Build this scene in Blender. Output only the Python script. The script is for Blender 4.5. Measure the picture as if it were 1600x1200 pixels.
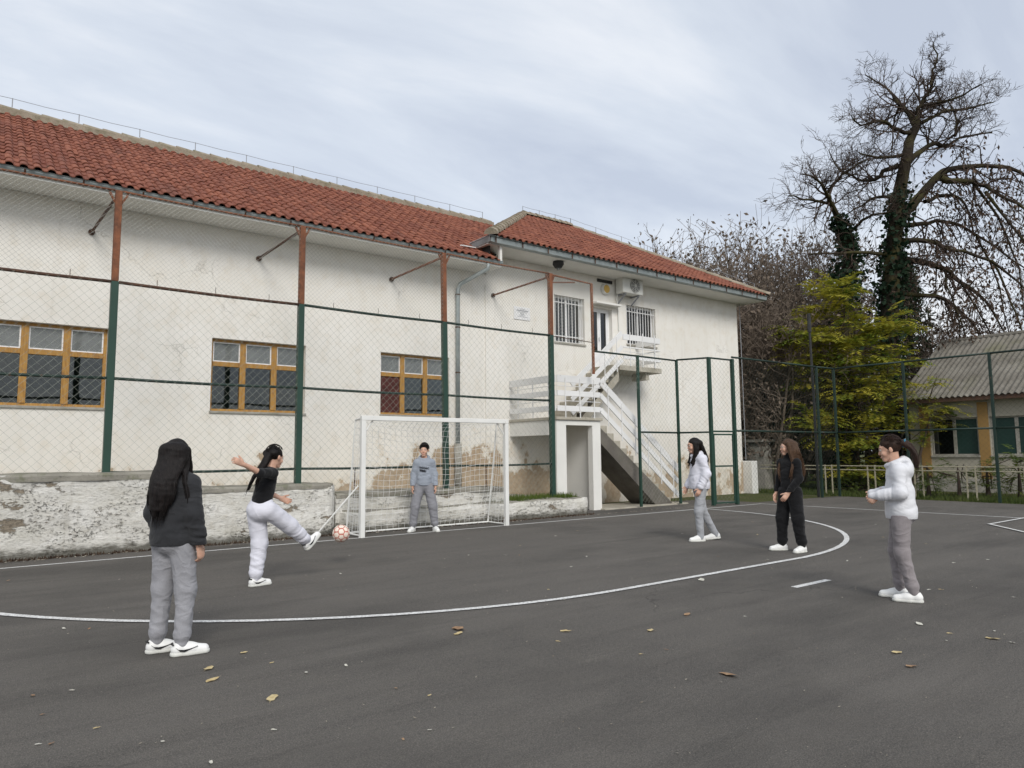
import bpy, math, random
import numpy as np
from mathutils import Vector, Matrix
R = math.radians
random.seed(7)
rng = np.random.default_rng(11)
for o in list(bpy.data.objects):
    bpy.data.objects.remove(o, do_unlink=True)
scene = bpy.context.scene
COL = scene.collection

# ------------------------------------------------------------------ camera
# X runs along the school facade, Y into it, the camera stands at the origin
F_PX, PITCH, ROLL, YAW, CAM_H = 1106.4, 0.09809, -0.00887, 0.91935, 1.369
_F = Vector((math.cos(YAW) * math.cos(PITCH), math.sin(YAW) * math.cos(PITCH), math.sin(PITCH)))
_R0 = Vector((math.sin(YAW), -math.cos(YAW), 0))
_U0 = _R0.cross(_F)
_R = math.cos(ROLL) * _R0 + math.sin(ROLL) * _U0
_U = -math.sin(ROLL) * _R0 + math.cos(ROLL) * _U0
cam_d = bpy.data.cameras.new('camera')
cam_d.sensor_width = 36
cam_d.lens = F_PX / 1600 * 36
cam_d.clip_start = 0.1
cam_d.clip_end = 3000
cam = bpy.data.objects.new('camera', cam_d)
COL.objects.link(cam)
cm = Matrix((_R, _U, -_F)).transposed().to_4x4()
cm.translation = (0, 0, CAM_H)
cam.matrix_world = cm
scene.camera = cam

# ------------------------------------------------------------------ sky, sun, exposure
SUN_EL, SUN_AZ = 37.0, 248.0          # direction the light comes from, degrees from +X
world = bpy.data.worlds.new('World')
scene.world = world
world.use_nodes = True
wn = world.node_tree
wn.nodes.clear()
def wnode(t, **k):
    n = wn.nodes.new(t)
    for a, b in k.items():
        setattr(n, a, b)
    return n
w_out = wnode('ShaderNodeOutputWorld')
w_sky = wnode('ShaderNodeTexSky', sky_type='NISHITA')
w_sky.sun_disc = False
w_sky.sun_elevation = R(SUN_EL)
w_sky.sun_rotation = R(90 - SUN_AZ)
w_sky.air_density = 1.0
w_sky.dust_density = 2.0
w_bg_sky = wnode('ShaderNodeBackground')
w_bg_sky.inputs['Strength'].default_value = 0.10
wn.links.new(w_sky.outputs[0], w_bg_sky.inputs['Color'])
w_tc = wnode('ShaderNodeTexCoord')
w_sep = wnode('ShaderNodeSeparateXYZ')
wn.links.new(w_tc.outputs['Generated'], w_sep.inputs[0])
def wmath(op, a, b=None):
    n = wnode('ShaderNodeMath', operation=op)
    for i, v in enumerate((a, b)):
        if v is None:
            continue
        if isinstance(v, (int, float)):
            n.inputs[i].default_value = v
        else:
            wn.links.new(v, n.inputs[i])
    return n.outputs[0]
zc = wmath('ADD', wmath('MAXIMUM', w_sep.outputs['Z'], 0.0), 0.16)
cx = wmath('DIVIDE', w_sep.outputs['X'], zc)
cy = wmath('DIVIDE', w_sep.outputs['Y'], zc)
w_comb = wnode('ShaderNodeCombineXYZ')
wn.links.new(cx, w_comb.inputs[0]); wn.links.new(cy, w_comb.inputs[1])
w_map = wnode('ShaderNodeMapping')
w_map.inputs['Rotation'].default_value = (0, 0, R(40))
w_map.inputs['Scale'].default_value = (0.50, 1.25, 1)
w_map.inputs['Location'].default_value = (4.3, 2.1, 0)
wn.links.new(w_comb.outputs[0], w_map.inputs[0])
w_n1 = wnode('ShaderNodeTexNoise')
w_n1.inputs['Scale'].default_value = 1.25; w_n1.inputs['Detail'].default_value = 9
w_n1.inputs['Roughness'].default_value = 0.56; w_n1.inputs['Distortion'].default_value = 0.35
wn.links.new(w_map.outputs[0], w_n1.inputs['Vector'])
w_r = wnode('ShaderNodeValToRGB')
els = w_r.color_ramp.elements
els[0].position = 0.36; els[0].color = (0.53, 0.58, 0.675, 1)
els[1].position = 0.64; els[1].color = (0.89, 0.905, 0.93, 1)
e = els.new(0.49); e.color = (0.66, 0.71, 0.785, 1)
wn.links.new(w_n1.outputs['Fac'], w_r.inputs[0])
w_bg_c = wnode('ShaderNodeBackground')
w_bg_c.inputs['Strength'].default_value = 0.79
wn.links.new(w_r.outputs[0], w_bg_c.inputs['Color'])
w_mix = wnode('ShaderNodeMixShader')
w_mix.inputs[0].default_value = 0.86
wn.links.new(w_bg_sky.outputs[0], w_mix.inputs[1])
wn.links.new(w_bg_c.outputs[0], w_mix.inputs[2])
wn.links.new(w_mix.outputs[0], w_out.inputs['Surface'])

sun_d = bpy.data.lights.new('sun', 'SUN')
sun_d.energy = 1.5
sun_d.angle = R(24)
sun_d.color = (1.0, 0.965, 0.91)
sun = bpy.data.objects.new('sun', sun_d)
COL.objects.link(sun)
sd = Vector((math.cos(R(SUN_AZ)) * math.cos(R(SUN_EL)), math.sin(R(SUN_AZ)) * math.cos(R(SUN_EL)), math.sin(R(SUN_EL))))
sun.rotation_euler = (-sd).to_track_quat('-Z', 'Y').to_euler()
sun.location = sd * 40

vs = scene.view_settings
vs.view_transform = 'Standard'
vs.look = 'None'
vs.gamma = 1
vs.use_curve_mapping = False
vs.exposure = 0.56
scene.render.engine = 'CYCLES'
scene.cycles.max_bounces = 6
scene.cycles.transparent_max_bounces = 12

# ------------------------------------------------------------------ material helpers
class NT:
    def __init__(s, name):
        s.m = bpy.data.materials.new(name)
        s.m.use_nodes = True
        s.t = s.m.node_tree
        s.b = s.t.nodes['Principled BSDF']
        s.out = s.t.nodes['Material Output']
    def n(s, t, **k):
        x = s.t.nodes.new(t)
        for a, b in k.items():
            setattr(x, a, b)
        return x
    def set(s, sock, v):
        if isinstance(v, (int, float)):
            sock.default_value = v
        elif isinstance(v, tuple):
            sock.default_value = v if len(v) == len(sock.default_value) else v + (1,)
        else:
            s.t.links.new(v, sock)
    def pos(s):
        return s.n('ShaderNodeNewGeometry').outputs['Position']
    def obj(s):
        return s.n('ShaderNodeTexCoord').outputs['Object']
    def rnd(s):
        return s.n('ShaderNodeObjectInfo').outputs['Random']
    def attr(s, name):
        a = s.n('ShaderNodeAttribute'); a.attribute_name = name
        return a.outputs['Fac']
    def scl(s, v, sc, rot=(0, 0, 0), loc=(0, 0, 0)):
        x = s.n('ShaderNodeMapping')
        s.set(x.inputs['Vector'], v)
        x.inputs['Scale'].default_value = sc
        x.inputs['Rotation'].default_value = rot
        x.inputs['Location'].default_value = loc
        return x.outputs[0]
    def noise(s, v, scale=5, det=4, rough=.55, dist=0):
        x = s.n('ShaderNodeTexNoise')
        s.set(x.inputs['Vector'], v)
        x.inputs['Scale'].default_value = scale; x.inputs['Detail'].default_value = det
        x.inputs['Roughness'].default_value = rough; x.inputs['Distortion'].default_value = dist
        return x.outputs['Fac']
    def vor(s, v, scale=5, feat='F1', out='Distance'):
        x = s.n('ShaderNodeTexVoronoi', feature=feat)
        s.set(x.inputs['Vector'], v)
        x.inputs['Scale'].default_value = scale
        return x.outputs[out]
    def math(s, op, a, b=None, clamp=False):
        x = s.n('ShaderNodeMath', operation=op)
        x.use_clamp = clamp
        s.set(x.inputs[0], a)
        if b is not None:
            s.set(x.inputs[1], b)
        return x.outputs[0]
    def rng(s, v, a, b, c=0, d=1):
        x = s.n('ShaderNodeMapRange')
        s.set(x.inputs[0], v)
        for i, q in enumerate((a, b, c, d)):
            x.inputs[i + 1].default_value = q
        return x.outputs[0]
    def mix(s, f, a, b, mode='MIX'):
        x = s.n('ShaderNodeMix', data_type='RGBA', blend_type=mode)
        s.set(x.inputs[0], f); s.set(x.inputs[6], a); s.set(x.inputs[7], b)
        return x.outputs[2]
    def xyz(s, v):
        x = s.n('ShaderNodeSeparateXYZ')
        s.set(x.inputs[0], v)
        return x.outputs
    def bump(s, h, st=.3, d=.01):
        x = s.n('ShaderNodeBump')
        x.inputs['Strength'].default_value = st; x.inputs['Distance'].default_value = d
        s.set(x.inputs['Height'], h)
        s.t.links.new(x.outputs[0], s.b.inputs['Normal'])
    def fin(s, col=None, rough=None, metal=None, spec=None):
        if col is not None: s.set(s.b.inputs['Base Color'], col)
        if rough is not None: s.set(s.b.inputs['Roughness'], rough)
        if metal is not None: s.set(s.b.inputs['Metallic'], metal)
        if spec is not None: s.set(s.b.inputs['Specular IOR Level'], spec)
        return s.m

def plain(name, col, rough=.7, var=.15, scale=6, bump=.15, spec=.3, bscale=40, metal=0):
    t = NT(name)
    p = t.obj()
    n = t.noise(p, scale, 5)
    c2 = tuple(max(0, c * (1 - var)) for c in col)
    c3 = tuple(min(1, c * (1 + var)) for c in col)
    c = t.mix(t.rng(n, .3, .7), c2, c3)
    if bump:
        t.bump(t.noise(p, bscale, 3), bump, .004)
    return t.fin(c, rough, metal, spec)

# ------------------------------------------------------------------ mesh helpers
class MB:
    def __init__(s):
        s.v = []; s.f = []; s.mi = []
    def add(s, vs_, fs, mi=0):
        o = len(s.v)
        s.v += [tuple(v) for v in vs_]
        s.f += [tuple(i + o for i in f) for f in fs]
        s.mi += [mi] * len(fs)
        return s
    def box(s, x0, x1, y0, y1, z0, z1, mi=0):
        return s.add([(x0, y0, z0), (x1, y0, z0), (x1, y1, z0), (x0, y1, z0), (x0, y0, z1), (x1, y0, z1), (x1, y1, z1), (x0, y1, z1)],
                     [(0, 3, 2, 1), (4, 5, 6, 7), (0, 1, 5, 4), (1, 2, 6, 5), (2, 3, 7, 6), (3, 0, 4, 7)], mi)
    def bar(s, a, b, w, h, up=(0, 0, 1), mi=0):
        a = Vector(a); b = Vector(b)
        d = (b - a).normalized(); up = Vector(up)
        r = d.cross(up)
        if r.length < 1e-5:
            r = d.cross(Vector((0, 1, 0)))
        r.normalize(); u = r.cross(d)
        r *= w / 2; u *= h / 2
        vs_ = [p + q for p in (a, b) for q in (-r - u, r - u, r + u, -r + u)]
        return s.add(vs_, [(0, 1, 2, 3), (7, 6, 5, 4), (0, 4, 5, 1), (1, 5, 6, 2), (2, 6, 7, 3), (3, 7, 4, 0)], mi)
    def tube(s, pts, rad, n=8, mi=0, caps=True):
        pts = [Vector(p) for p in pts]
        if isinstance(rad, (int, float)):
            rad = [rad] * len(pts)
        o = len(s.v)
        ref = None
        for i, p in enumerate(pts):
            d = (pts[min(i + 1, len(pts) - 1)] - pts[max(i - 1, 0)])
            if d.length < 1e-9:
                d = Vector((0, 0, 1))
            d.normalize()
            if ref is None:
                ref = d.cross(Vector((0, 0, 1)))
                if ref.length < 1e-3:
                    ref = d.cross(Vector((1, 0, 0)))
            ref = ref - d * ref.dot(d)
            ref.normalize()
            u = d.cross(ref)
            for k in range(n):
                a = 2 * math.pi * k / n
                s.v.append(tuple(p + (ref * math.cos(a) + u * math.sin(a)) * rad[i]))
        for i in range(len(pts) - 1):
            for k in range(n):
                a = o + i * n + k; b = o + i * n + (k + 1) % n
                s.f.append((a, b, b + n, a + n)); s.mi.append(mi)
        if caps:
            s.f.append(tuple(o + k for k in reversed(range(n)))); s.mi.append(mi)
            e = o + (len(pts) - 1) * n
            s.f.append(tuple(e + k for k in range(n))); s.mi.append(mi)
        return s
    def build(s, name, mat, parent=None, smooth=False, bevel=0, world_coords=True):
        me = bpy.data.meshes.new(name)
        off = Vector((0, 0, 0))
        if parent is not None and world_coords:
            q = parent
            while q is not None:
                off += q.location; q = q.parent
        vv = np.array(s.v, dtype=float).reshape(-1, 3) - np.array(off)
        me.from_pydata(vv.tolist(), [], s.f)
        mats = mat if isinstance(mat, (list, tuple)) else [mat]
        for m in mats:
            me.materials.append(m)
        if len(mats) > 1:
            me.polygons.foreach_set('material_index', s.mi)
        if smooth:
            me.polygons.foreach_set('use_smooth', [True] * len(me.polygons))
        me.update()
        o = bpy.data.objects.new(name, me)
        COL.objects.link(o)
        if parent is not None:
            o.parent = parent
        if bevel:
            b = o.modifiers.new('bevel', 'BEVEL')
            b.width = bevel; b.segments = 2; b.limit_method = 'ANGLE'
        return o

def tag(o, label=None, cat=None, group=None, kind=None):
    for k, v in (('label', label), ('category', cat), ('group', group), ('kind', kind)):
        if v:
            o[k] = v
    return o
def thing(name, label, cat, loc=(0, 0, 0), group=None):
    o = bpy.data.objects.new(name, None)
    o.empty_display_size = .2
    COL.objects.link(o)
    o.location = loc
    return tag(o, label, cat, group)
def at(px, py, depth):
    """a point seen at a photo pixel, at a distance along the view axis"""
    d = _F + _R * ((px - 800) / F_PX) - _U * ((py - 600) / F_PX)
    return Vector((0, 0, CAM_H)) + d * depth

# ------------------------------------------------------------------ materials
def m_asphalt():
    t = NT('asphalt'); p = t.pos()
    big = t.noise(t.scl(p, (.30, .8, 1), (0, 0, R(-18))), 1.3, 7, .62)
    mid = t.noise(p, 3.2, 6, .65)
    g1 = t.noise(p, 34, 5, .75); g2 = t.noise(p, 120, 3, .75)
    spk = t.vor(p, 130)
    c = t.mix(t.rng(big, .34, .66), (.060, .056, .052), (.112, .104, .095))
    c = t.mix(t.rng(mid, .40, .66, 0, .55), c, (.100, .091, .080))
    st = t.noise(t.scl(p, (.14, 1.7, 1), (0, 0, R(24))), 2.4, 6, .65)
    c = t.mix(t.rng(st, .50, .66, 0, .55), c, (.050, .047, .044))
    c = t.mix(t.rng(g1, .42, .70, 0, .55), c, (.165, .150, .132))
    c = t.mix(t.rng(g2, .46, .70, 0, .70), c, (.26, .24, .21))
    c = t.mix(t.rng(spk, .0, .30, .6, 0), c, (.026, .024, .022))
    dmp = t.noise(t.scl(p, (.5, .9, 1), (0, 0, R(15)), (2, 5, 0)), .55, 6, .6)
    c = t.mix(t.rng(dmp, .50, .62, 0, .40), c, (.046, .043, .040))
    sc_ = t.noise(t.scl(p, (.25, 3.2, 1), (0, 0, R(-32))), 1.8, 5, .7)
    c = t.mix(t.rng(sc_, .60, .72, 0, .35), c, (.17, .155, .135))
    wn_ = t.n('ShaderNodeTexNoise'); wn_.inputs['Scale'].default_value = 1.1; wn_.inputs['Detail'].default_value = 7; t.set(wn_.inputs['Vector'], p)
    va = t.n('ShaderNodeVectorMath', operation='MULTIPLY_ADD'); t.set(va.inputs[0], wn_.outputs['Color']); va.inputs[1].default_value = (1.6, 1.6, 0); t.set(va.inputs[2], p)
    ck = t.math('MULTIPLY', t.rng(t.vor(va.outputs[0], .16, 'DISTANCE_TO_EDGE'), .0, .0022, 1, 0), t.rng(t.noise(p, .35, 3), .52, .60))
    c = t.mix(t.math('MULTIPLY', ck, .45), c, (.018, .017, .016))
    t.bump(t.math('ADD', t.math('ADD', g2, g1), t.math('MULTIPLY', spk, .5)), .8, .010)
    return t.fin(c, t.rng(big, .3, .7, .75, .92), spec=.25)
def m_line():
    t = NT('court_paint'); p = t.pos()
    n = t.noise(p, 60, 5, .7); n2 = t.noise(p, 4, 4)
    c = t.mix(t.rng(n, .36, .54), (.26, .25, .24), (.74, .74, .72))
    c = t.mix(t.rng(n2, .45, .75, 0, .35), c, (.42, .41, .39))
    t.bump(t.noise(p, 190, 2), .4, .004)
    return t.fin(c, .7)
def m_plaster():
    t = NT('cream_plaster'); p = t.pos(); x, y, z = t.xyz(p)
    n1 = t.noise(p, .7, 6, .6); n2 = t.noise(p, 4, 6, .65)
    c = t.mix(t.rng(n1, .3, .7), (.73, .705, .645), (.82, .80, .755))
    c = t.mix(t.rng(n2, .50, .75, 0, .55), c, (.66, .60, .50))
    c = t.mix(t.math('MULTIPLY', t.rng(z, .8, 2.4, 1, 0), t.rng(n1, .35, .6, .05, .5)), c, (.68, .61, .49))
    streak = t.noise(t.scl(p, (5, 5, .22)), 1.6, 5, .65)
    c = t.mix(t.math('MULTIPLY', t.rng(streak, .54, .80), .26), c, (.48, .45, .39))
    smal = t.noise(p, 14, 5, .7)
    c = t.mix(t.rng(smal, .68, .76, 0, .42), c, (.36, .34, .30))
    wn_ = t.n('ShaderNodeTexNoise'); wn_.inputs['Scale'].default_value = 1.6; wn_.inputs['Detail'].default_value = 7; t.set(wn_.inputs['Vector'], p)
    va = t.n('ShaderNodeVectorMath', operation='MULTIPLY_ADD'); t.set(va.inputs[0], wn_.outputs['Color']); va.inputs[1].default_value = (1.1, 1.1, 1.1); t.set(va.inputs[2], p)
    crack = t.vor(va.outputs[0], .5, 'DISTANCE_TO_EDGE')
    cm_ = t.math('MULTIPLY', t.rng(crack, .0, .006, 1, 0), t.rng(t.noise(p, .9, 3), .54, .62))
    c = t.mix(t.math('MULTIPLY', cm_, .32), c, (.22, .20, .17))
    # fallen render low on the wall: bare brown mortar with ragged edges
    hgt = t.rng(z, .55, 2.6, .20, -.26)
    side = t.rng(t.math('ABSOLUTE', t.math('SUBTRACT', x, 9.4)), .6, 2.8, .17, -.03)
    pn = t.noise(t.scl(p, (1, 1, .8)), 1.55, 8, .62)
    pe = t.math('ADD', t.math('ADD', pn, hgt), side)
    peel = t.rng(pe, .635, .655)
    rim = t.rng(pe, .58, .63)
    c = t.mix(t.math('MULTIPLY', rim, .45), c, (.60, .52, .40))
    bare = t.mix(t.rng(t.noise(p, 9, 6), .3, .7), (.33, .24, .155), (.49, .39, .28))
    c = t.mix(peel, c, bare)
    grime = t.math('MULTIPLY', t.rng(z, .5, 1.25, 1, 0), t.rng(n2, .35, .65))
    c = t.mix(t.math('MULTIPLY', grime, .5), c, (.40, .35, .27))
    h = t.math('SUBTRACT', t.math('MULTIPLY', t.noise(p, 45, 5, .7), .25), t.math('MULTIPLY', peel, .9))
    h = t.math('SUBTRACT', h, cm_)
    t.bump(h, .45, .012)
    return t.fin(c, .92, spec=.15)
def m_whitewash():
    t = NT('flaking_whitewash'); p = t.pos(); x, y, z = t.xyz(p)
    q = t.scl(p, (1, 1, 1.7))
    n = t.noise(q, 2.0, 8, .65); f = t.noise(t.scl(p, (1, 1, 2.8)), 7, 8, .74); g = t.noise(t.scl(p, (1, 1, 1.6)), 24, 6, .75)
    c = t.mix(t.rng(n, .34, .66), (.62, .60, .535), (.79, .775, .73))
    c = t.mix(t.rng(f, .53, .62, 0, .5), c, (.52, .48, .40))
    c = t.mix(t.rng(t.noise(t.scl(p, (6, 6, .5)), 1.5, 5, .7), .55, .72, 0, .4), c, (.42, .39, .33))
    fm = t.rng(t.noise(t.scl(p, (1, 1, 1.5), loc=(7, 0, 0)), 1.2, 5, .6), .42, .60)
    pit = t.math('MULTIPLY', t.math('MULTIPLY', t.rng(g, .54, .58), t.rng(f, .42, .52)), fm)
    c = t.mix(t.math('MULTIPLY', pit, .9), c, (.10, .092, .075))
    pat = t.rng(t.math('ADD', t.noise(t.scl(p, (.75, .75, 1.5), loc=(3.1, 0, .7)), 1.6, 8, .64), t.math('MULTIPLY', g, .14)), .668, .690)
    c = t.mix(pat, c, t.mix(t.rng(g, .35, .65), (.15, .125, .095), (.36, .31, .24)))
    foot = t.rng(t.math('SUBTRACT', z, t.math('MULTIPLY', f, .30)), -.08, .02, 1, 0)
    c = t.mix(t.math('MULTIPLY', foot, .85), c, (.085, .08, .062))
    h = t.math('ADD', t.math('MULTIPLY', f, .9), t.math('MULTIPLY', g, .6))
    h = t.math('SUBTRACT', h, t.math('MULTIPLY', t.math('MAXIMUM', pit, pat), .5))
    t.bump(h, 1.0, .035)
    return t.fin(c, .95, spec=.1)
def m_concrete(name, a, b, moss=0.0, bump=.5):
    t = NT(name); p = t.pos()
    n = t.noise(p, 2.2, 7, .65); f = t.noise(p, 22, 6, .7)
    c = t.mix(t.rng(n, .3, .7), a, b)
    c = t.mix(t.rng(f, .56, .70, 0, .6), c, tuple(v * .38 for v in a))
    if moss:
        c = t.mix(t.math('MULTIPLY', t.rng(t.noise(p, 5, 6, .7), .5, .62), moss), c, (.10, .115, .05))
    t.bump(t.math('ADD', f, t.noise(p, 90, 3)), bump, .012)
    return t.fin(c, .93, spec=.15)
def m_tile(joined=False):
    t = NT('clay_tile_field' if joined else 'clay_tile')
    p = t.pos()
    r = t.attr('tone') if joined else t.rnd()
    c = t.mix(r, (.165, .056, .037), (.275, .104, .064))
    c = t.mix(t.rng(t.noise(p, 2.5, 5), .48, .72, 0, .55), c, (.18, .075, .055))
    c = t.mix(t.rng(t.noise(p, 30, 5, .7), .58, .74, 0, .5), c, (.44, .24, .16))
    c = t.mix(t.rng(t.noise(p, 7, 6, .7), .60, .72, 0, .65), c, (.12, .10, .075))
    c = t.mix(t.rng(t.noise(t.scl(p, (1.4, .25, .25)), 2.2, 5, .65), .54, .72, 0, .5), c, (.13, .062, .048))
    t.bump(t.noise(p, 120, 3), .3, .004)
    return t.fin(c, .85, spec=.2)
def m_galv():
    t = NT('galvanised_sheet'); p = t.pos()
    n = t.noise(p, 3, 6, .65); s = t.noise(t.scl(p, (2, 2, 14)), 3, 4)
    c = t.mix(t.rng(n, .3, .7), (.25, .29, .295), (.40, .44, .44))
    c = t.mix(t.rng(s, .6, .8, 0, .5), c, (.19, .16, .12))
    t.bump(n, .15, .01)
    return t.fin(c, .55, .35, .4)
def m_wood():
    t = NT('yellow_varnished_wood'); p = t.pos()
    n = t.noise(t.scl(p, (14, 14, 1.6)), 3, 5, .6); f = t.noise(p, 6, 6, .7)
    c = t.mix(t.rng(n, .3, .7), (.30, .145, .030), (.47, .265, .065))
    c = t.mix(t.rng(f, .56, .70, 0, .75), c, (.20, .105, .05))
    c = t.mix(t.rng(t.noise(p, 25, 5, .7), .66, .72, 0, .8), c, (.46, .36, .24))
    t.bump(n, .3, .005)
    return t.fin(c, .5, spec=.4)
def m_glass(name, refl_rough=.02, tint=(.75, .8, .8), haze=None):
    t = NT(name)
    nt = t.t
    tr = t.n('ShaderNodeBsdfTransparent'); tr.inputs[0].default_value = tint + (1,)
    gl = t.n('ShaderNodeBsdfGlossy'); gl.inputs['Roughness'].default_value = refl_rough
    bp = t.n('ShaderNodeBump'); bp.inputs['Strength'].default_value = .03; bp.inputs['Distance'].default_value = .05
    nt.links.new(t.noise(t.pos(), 2.5, 2), bp.inputs['Height'])
    nt.links.new(bp.outputs[0], gl.inputs['Normal'])
    fr = t.n('ShaderNodeFresnel'); fr.inputs[0].default_value = 1.75
    mx = t.n('ShaderNodeMixShader')
    nt.links.new(fr.outputs[0], mx.inputs[0]); nt.links.new(tr.outputs[0], mx.inputs[1]); nt.links.new(gl.outputs[0], mx.inputs[2])
    last = mx.outputs[0]
    if haze:
        df = t.n('ShaderNodeBsdfDiffuse'); df.inputs[0].default_value = haze[:3] + (1,)
        m2 = t.n('ShaderNodeMixShader')
        nt.links.new(t.rng(t.noise(t.pos(), 3, 6, .7), .25, .75, haze[3] * .6, haze[3]), m2.inputs[0])
        nt.links.new(last, m2.inputs[1]); nt.links.new(df.outputs[0], m2.inputs[2])
        last = m2.outputs[0]
    nt.links.new(last, t.out.inputs['Surface'])
    return t.m
def m_paint(name, col, chip=(.20, .10, .05), amount=.66, rough=.5, dirt=.3):
    t = NT(name); p = t.pos()
    n = t.noise(p, 7, 7, .7); d = t.noise(p, 2, 4)
    c = t.mix(t.rng(d, .3, .75, 0, dirt), col, tuple(v * .55 for v in col))
    k = t.rng(n, amount, amount + .03)
    c = t.mix(k, c, chip)
    t.bump(t.math('SUBTRACT', t.noise(p, 60, 3), k), .25, .004)
    return t.fin(c, rough, spec=.35)
def m_rust(name='rusty_steel', a=(.26, .105, .055), b=(.12, .055, .035)):
    t = NT(name); p = t.pos()
    n = t.noise(p, 6, 7, .7); f = t.noise(p, 40, 5, .7)
    c = t.mix(t.rng(n, .35, .65), a, b)
    c = t.mix(t.rng(f, .55, .7, 0, .5), c, (.38, .19, .10))
    t.bump(f, .4, .005)
    return t.fin(c, .85, .1, .25)
def m_cloth(name, col, var=.12, heather=0.0, rough=.95, fold=1.0):
    t = NT(name); p = t.obj()
    n = t.noise(p, 7, 5, .6)
    c = t.mix(t.rng(n, .3, .7), tuple(v * (1 - var) for v in col), tuple(min(1, v * (1 + var)) for v in col))
    if heather:
        c = t.mix(t.rng(t.noise(p, 160, 3, .7), .35, .7, 0, heather), c, tuple(v * .55 for v in col))
    h = t.math('ADD', t.math('MULTIPLY', t.noise(t.scl(p, (1, 1, 1.6)), 16, 4, .55, .8), 1.0), t.math('MULTIPLY', t.noise(p, 300, 2), .12))
    cr = t.noise(t.scl(p, (1, 1, 1.4), (.5, .35, 0)), 5.5, 2, .4, 1.0)
    crease = t.math('SUBTRACT', 1.0, t.math('MULTIPLY', t.math('ABSOLUTE', t.math('SUBTRACT', cr, .5)), 7.0), True)
    h = t.math('ADD', t.math('MULTIPLY', h, .55), t.math('MULTIPLY', crease, .8 * fold))
    t.bump(h, .36, .016)
    t.b.inputs['Sheen Weight'].default_value = .12
    return t.fin(c, rough, spec=.15)
def m_skin():
    t = NT('skin'); p = t.obj()
    c = t.mix(t.rng(t.noise(p, 14, 4), .3, .7), (.50, .285, .20), (.62, .39, .29))
    t.b.inputs['Subsurface Weight'].default_value = .12
    t.b.inputs['Subsurface Radius'].default_value = (.012, .005, .003)
    t.bump(t.noise(p, 140, 3), .12, .003)
    return t.fin(c, .5, spec=.35)
def m_hair(name, a, b):
    t = NT(name); p = t.obj()
    s = t.noise(t.scl(p, (60, 60, 2.2)), 2.2, 4, .65, .3)
    c = t.mix(t.rng(s, .3, .7), a, b)
    t.bump(s, .7, .010)
    t.b.inputs['Anisotropic'].default_value = .5
    return t.fin(c, .55, spec=.2)
def m_leaf(name, a, b, trans=.25, fine=7):
    t = NT(name); p = t.pos()
    r = t.noise(p, fine, 3, .6); r2 = t.noise(p, .8, 3)
    c = t.mix(t.rng(t.math('ADD', t.math('MULTIPLY', r, .6), t.math('MULTIPLY', r2, .4)), .36, .62), a, b)
    t.fin(c, .75, spec=.2)
    tr = t.n('ShaderNodeBsdfTranslucent'); t.set(tr.inputs[0], c)
    mx = t.n('ShaderNodeMixShader'); mx.inputs[0].default_value = trans
    t.t.links.new(t.b.outputs[0], mx.inputs[1]); t.t.links.new(tr.outputs[0], mx.inputs[2])
    t.t.links.new(mx.outputs[0], t.out.inputs['Surface'])
    return t.m
def m_bark(name, a, b, moss=0):
    t = NT(name); p = t.pos()
    n = t.noise(t.scl(p, (6, 6, 1.5)), 3, 6, .7)
    c = t.mix(t.rng(n, .3, .7), a, b)
    if moss:
        c = t.mix(t.math('MULTIPLY', t.rng(t.noise(p, 1.3, 5), .45, .62), moss), c, (.10, .095, .03))
    t.bump(n, .8, .03)
    return t.fin(c, .95, spec=.1)
def m_grass():
    t = NT('grass_soil'); p = t.pos()
    n = t.noise(p, 1.2, 6, .6); f = t.noise(p, 40, 4, .7)
    c = t.mix(t.rng(n, .35, .65), (.060, .075, .026), (.10, .088, .050))
    c = t.mix(t.rng(f, .4, .7, 0, .7), c, (.105, .135, .04))
    t.bump(f, .9, .04)
    return t.fin(c, .95, spec=.1)
def m_corrug():
    t = NT('weathered_corrugated_sheet'); p = t.pos()
    n = t.noise(p, 1.0, 7, .65); f = t.noise(p, 9, 6, .7)
    c = t.mix(t.rng(n, .3, .7), (.13, .118, .10), (.24, .225, .195))
    c = t.mix(t.rng(f, .56, .68, 0, .65), c, (.10, .09, .06))
    c = t.mix(t.rng(t.noise(p, .6, 5), .55, .7, 0, .5), c, (.13, .13, .07))
    t.bump(f, .4, .01)
    return t.fin(c, .9, spec=.15)

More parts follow.
